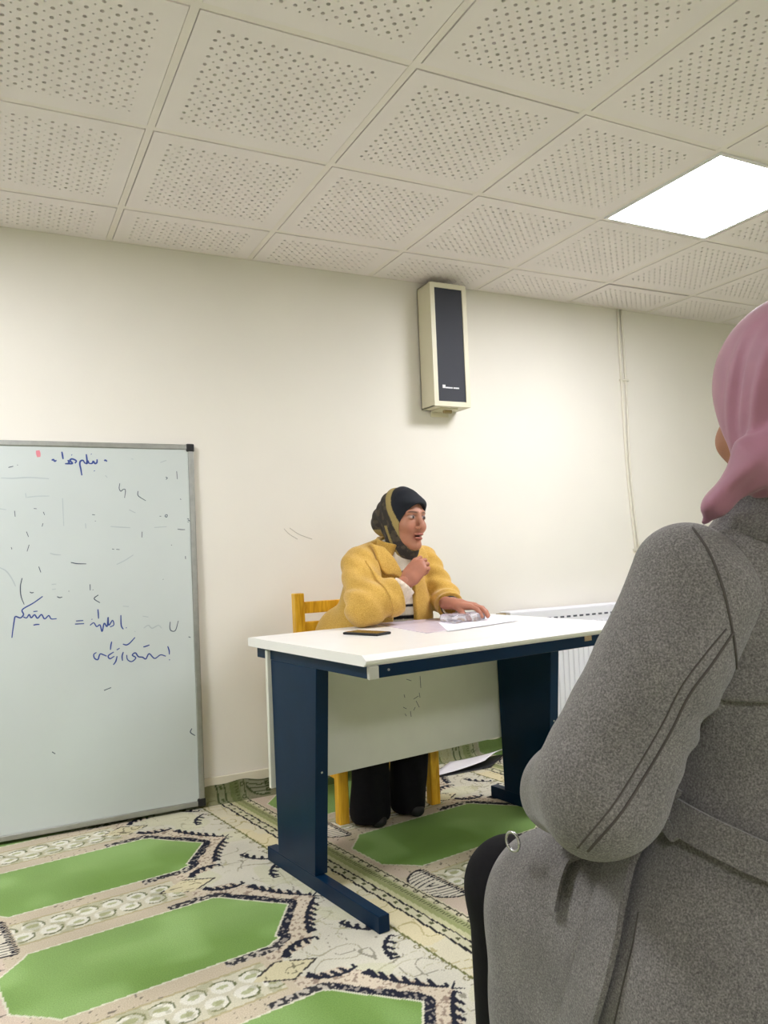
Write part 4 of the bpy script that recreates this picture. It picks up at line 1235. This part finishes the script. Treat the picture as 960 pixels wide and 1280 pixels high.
ribbon_on(f_gcoat0, [(735, 1066), (712, 1078), (703, 1105), (697, 1140)], [9, 9, 8, 6], 'belt_end', .006, [.004, .010, .012, .010])
# trousers, shoes
def f_gtr(p):
    d = chain(p, [(ghl, .07), (gkl, .076), (gkl * A(1, 1, 0) + A(0, 0, .10), .072)], .03)
    return smin(d, chain(p, [(ghr, .07), (gkr, .076), (gkr * A(1, 1, 0) + A(0, 0, .10), .072)], .03), .01)
sdf_obj('trousers', f_gtr, glo * A(1, 1, 0), ghi, .009, M['black'], gre_w, g_o)
for k in (gkl, gkr):
    def f_gs(p, k=k):
        a = k * A(1, 1, 0) + A(0, 0, .036); b = a + GFW * .14 - A(0, 0, .010)
        return smax(ecap(p, a - GFW * .05, b, .036, .026, GLS, 1.2), .001 - p[:, 2], .004)
    sdf_obj('shoe', f_gs, k * A(1, 1, 0) - A(.2, .2, .01), k * A(1, 1, 0) + A(.2, .25, .12), .007, M['shoe'], gre_w, g_o)
# metal ring by the coat edge
q = D(641, 1052, 1.165)
ring(q, CR + .7 * CF, .0135, .0022, 'metal_ring', M['chrome'], gre_w, g_o)
# --- headscarf
def f_gscarf(q):
    d = ell(q, (0, -.018, .034), (.090, .112, .102))
    d = smin(d, cap(q, (0, -.01, -.03), (0, -.025, -.13), .082, .082), .04)
    d = smin(d, ell(q, (0, .035, -.125), (.058, .05, .04)), .03)
    face = np.maximum(ell(q, (0, .085, -.030), (.080, .20, .095)), .018 + .55 * q[:, 2] - q[:, 1])
    rip = .0030 * np.sin(q[:, 1] * 150 + q[:, 2] * 34 + 10 * q[:, 0]) + .002 * np.sin(q[:, 1] * 260 + q[:, 2] * 70)
    d = d + rip * np.clip((.10 - q[:, 2]) * 12, 0, 1) * np.clip((.005 - q[:, 1]) * 30, 0, 1)
    return smax(smax(d, -face, .014), -q[:, 2] - .108, .02)
def f_gdrape(p):
    a, b, c = D(1010, 522, .945), D(947, 574, .945), D(896, 629, .970)
    d = smin(cap(p, a, b, .034, .027), cap(p, b, c, .027, .011), .02)
    a2 = GH.w((.068, -.070, .045)); a3 = GH.w((.075, .01, .03))
    d = smin(d, cap(p, a, a2, .036, .036), .04); d = smin(d, cap(p, a2, a3, .036, .02), .04)
    d = smin(d, cap(p, c, D(880, 653, .985), .010, .005), .02)
    d = d + .0022 * np.sin((p - b) @ (CR * .78 - CU * .62) * 210)
    return d
def f_gs_all(p):
    return smin(f_gscarf(GH.l(p)) * GH.sc, f_gdrape(p), .010)
sdf_obj('headscarf', f_gs_all, GH.o - .24, GH.o + .24, .004, M['pink'], gre_w, g_o)
# --- the stool under her coat
stl = tag(empty('stool', (g_o[0], g_o[1], 0), math.atan2(GFW[1], GFW[0])), 'brown wooden stool hidden beneath the grey wool coat', 'stool')
zs = .40
MB().bb(-.17, .17, -.17, .17, zs - .03, zs).build('seat', M['wood2'], stl, bevel=.006)
for x in (-.15, .11):
    for y in (-.15, .11): MB().bb(x, x + .04, y, y + .04, 0, zs - .03).build('leg', M['wood2'], stl, bevel=.003)
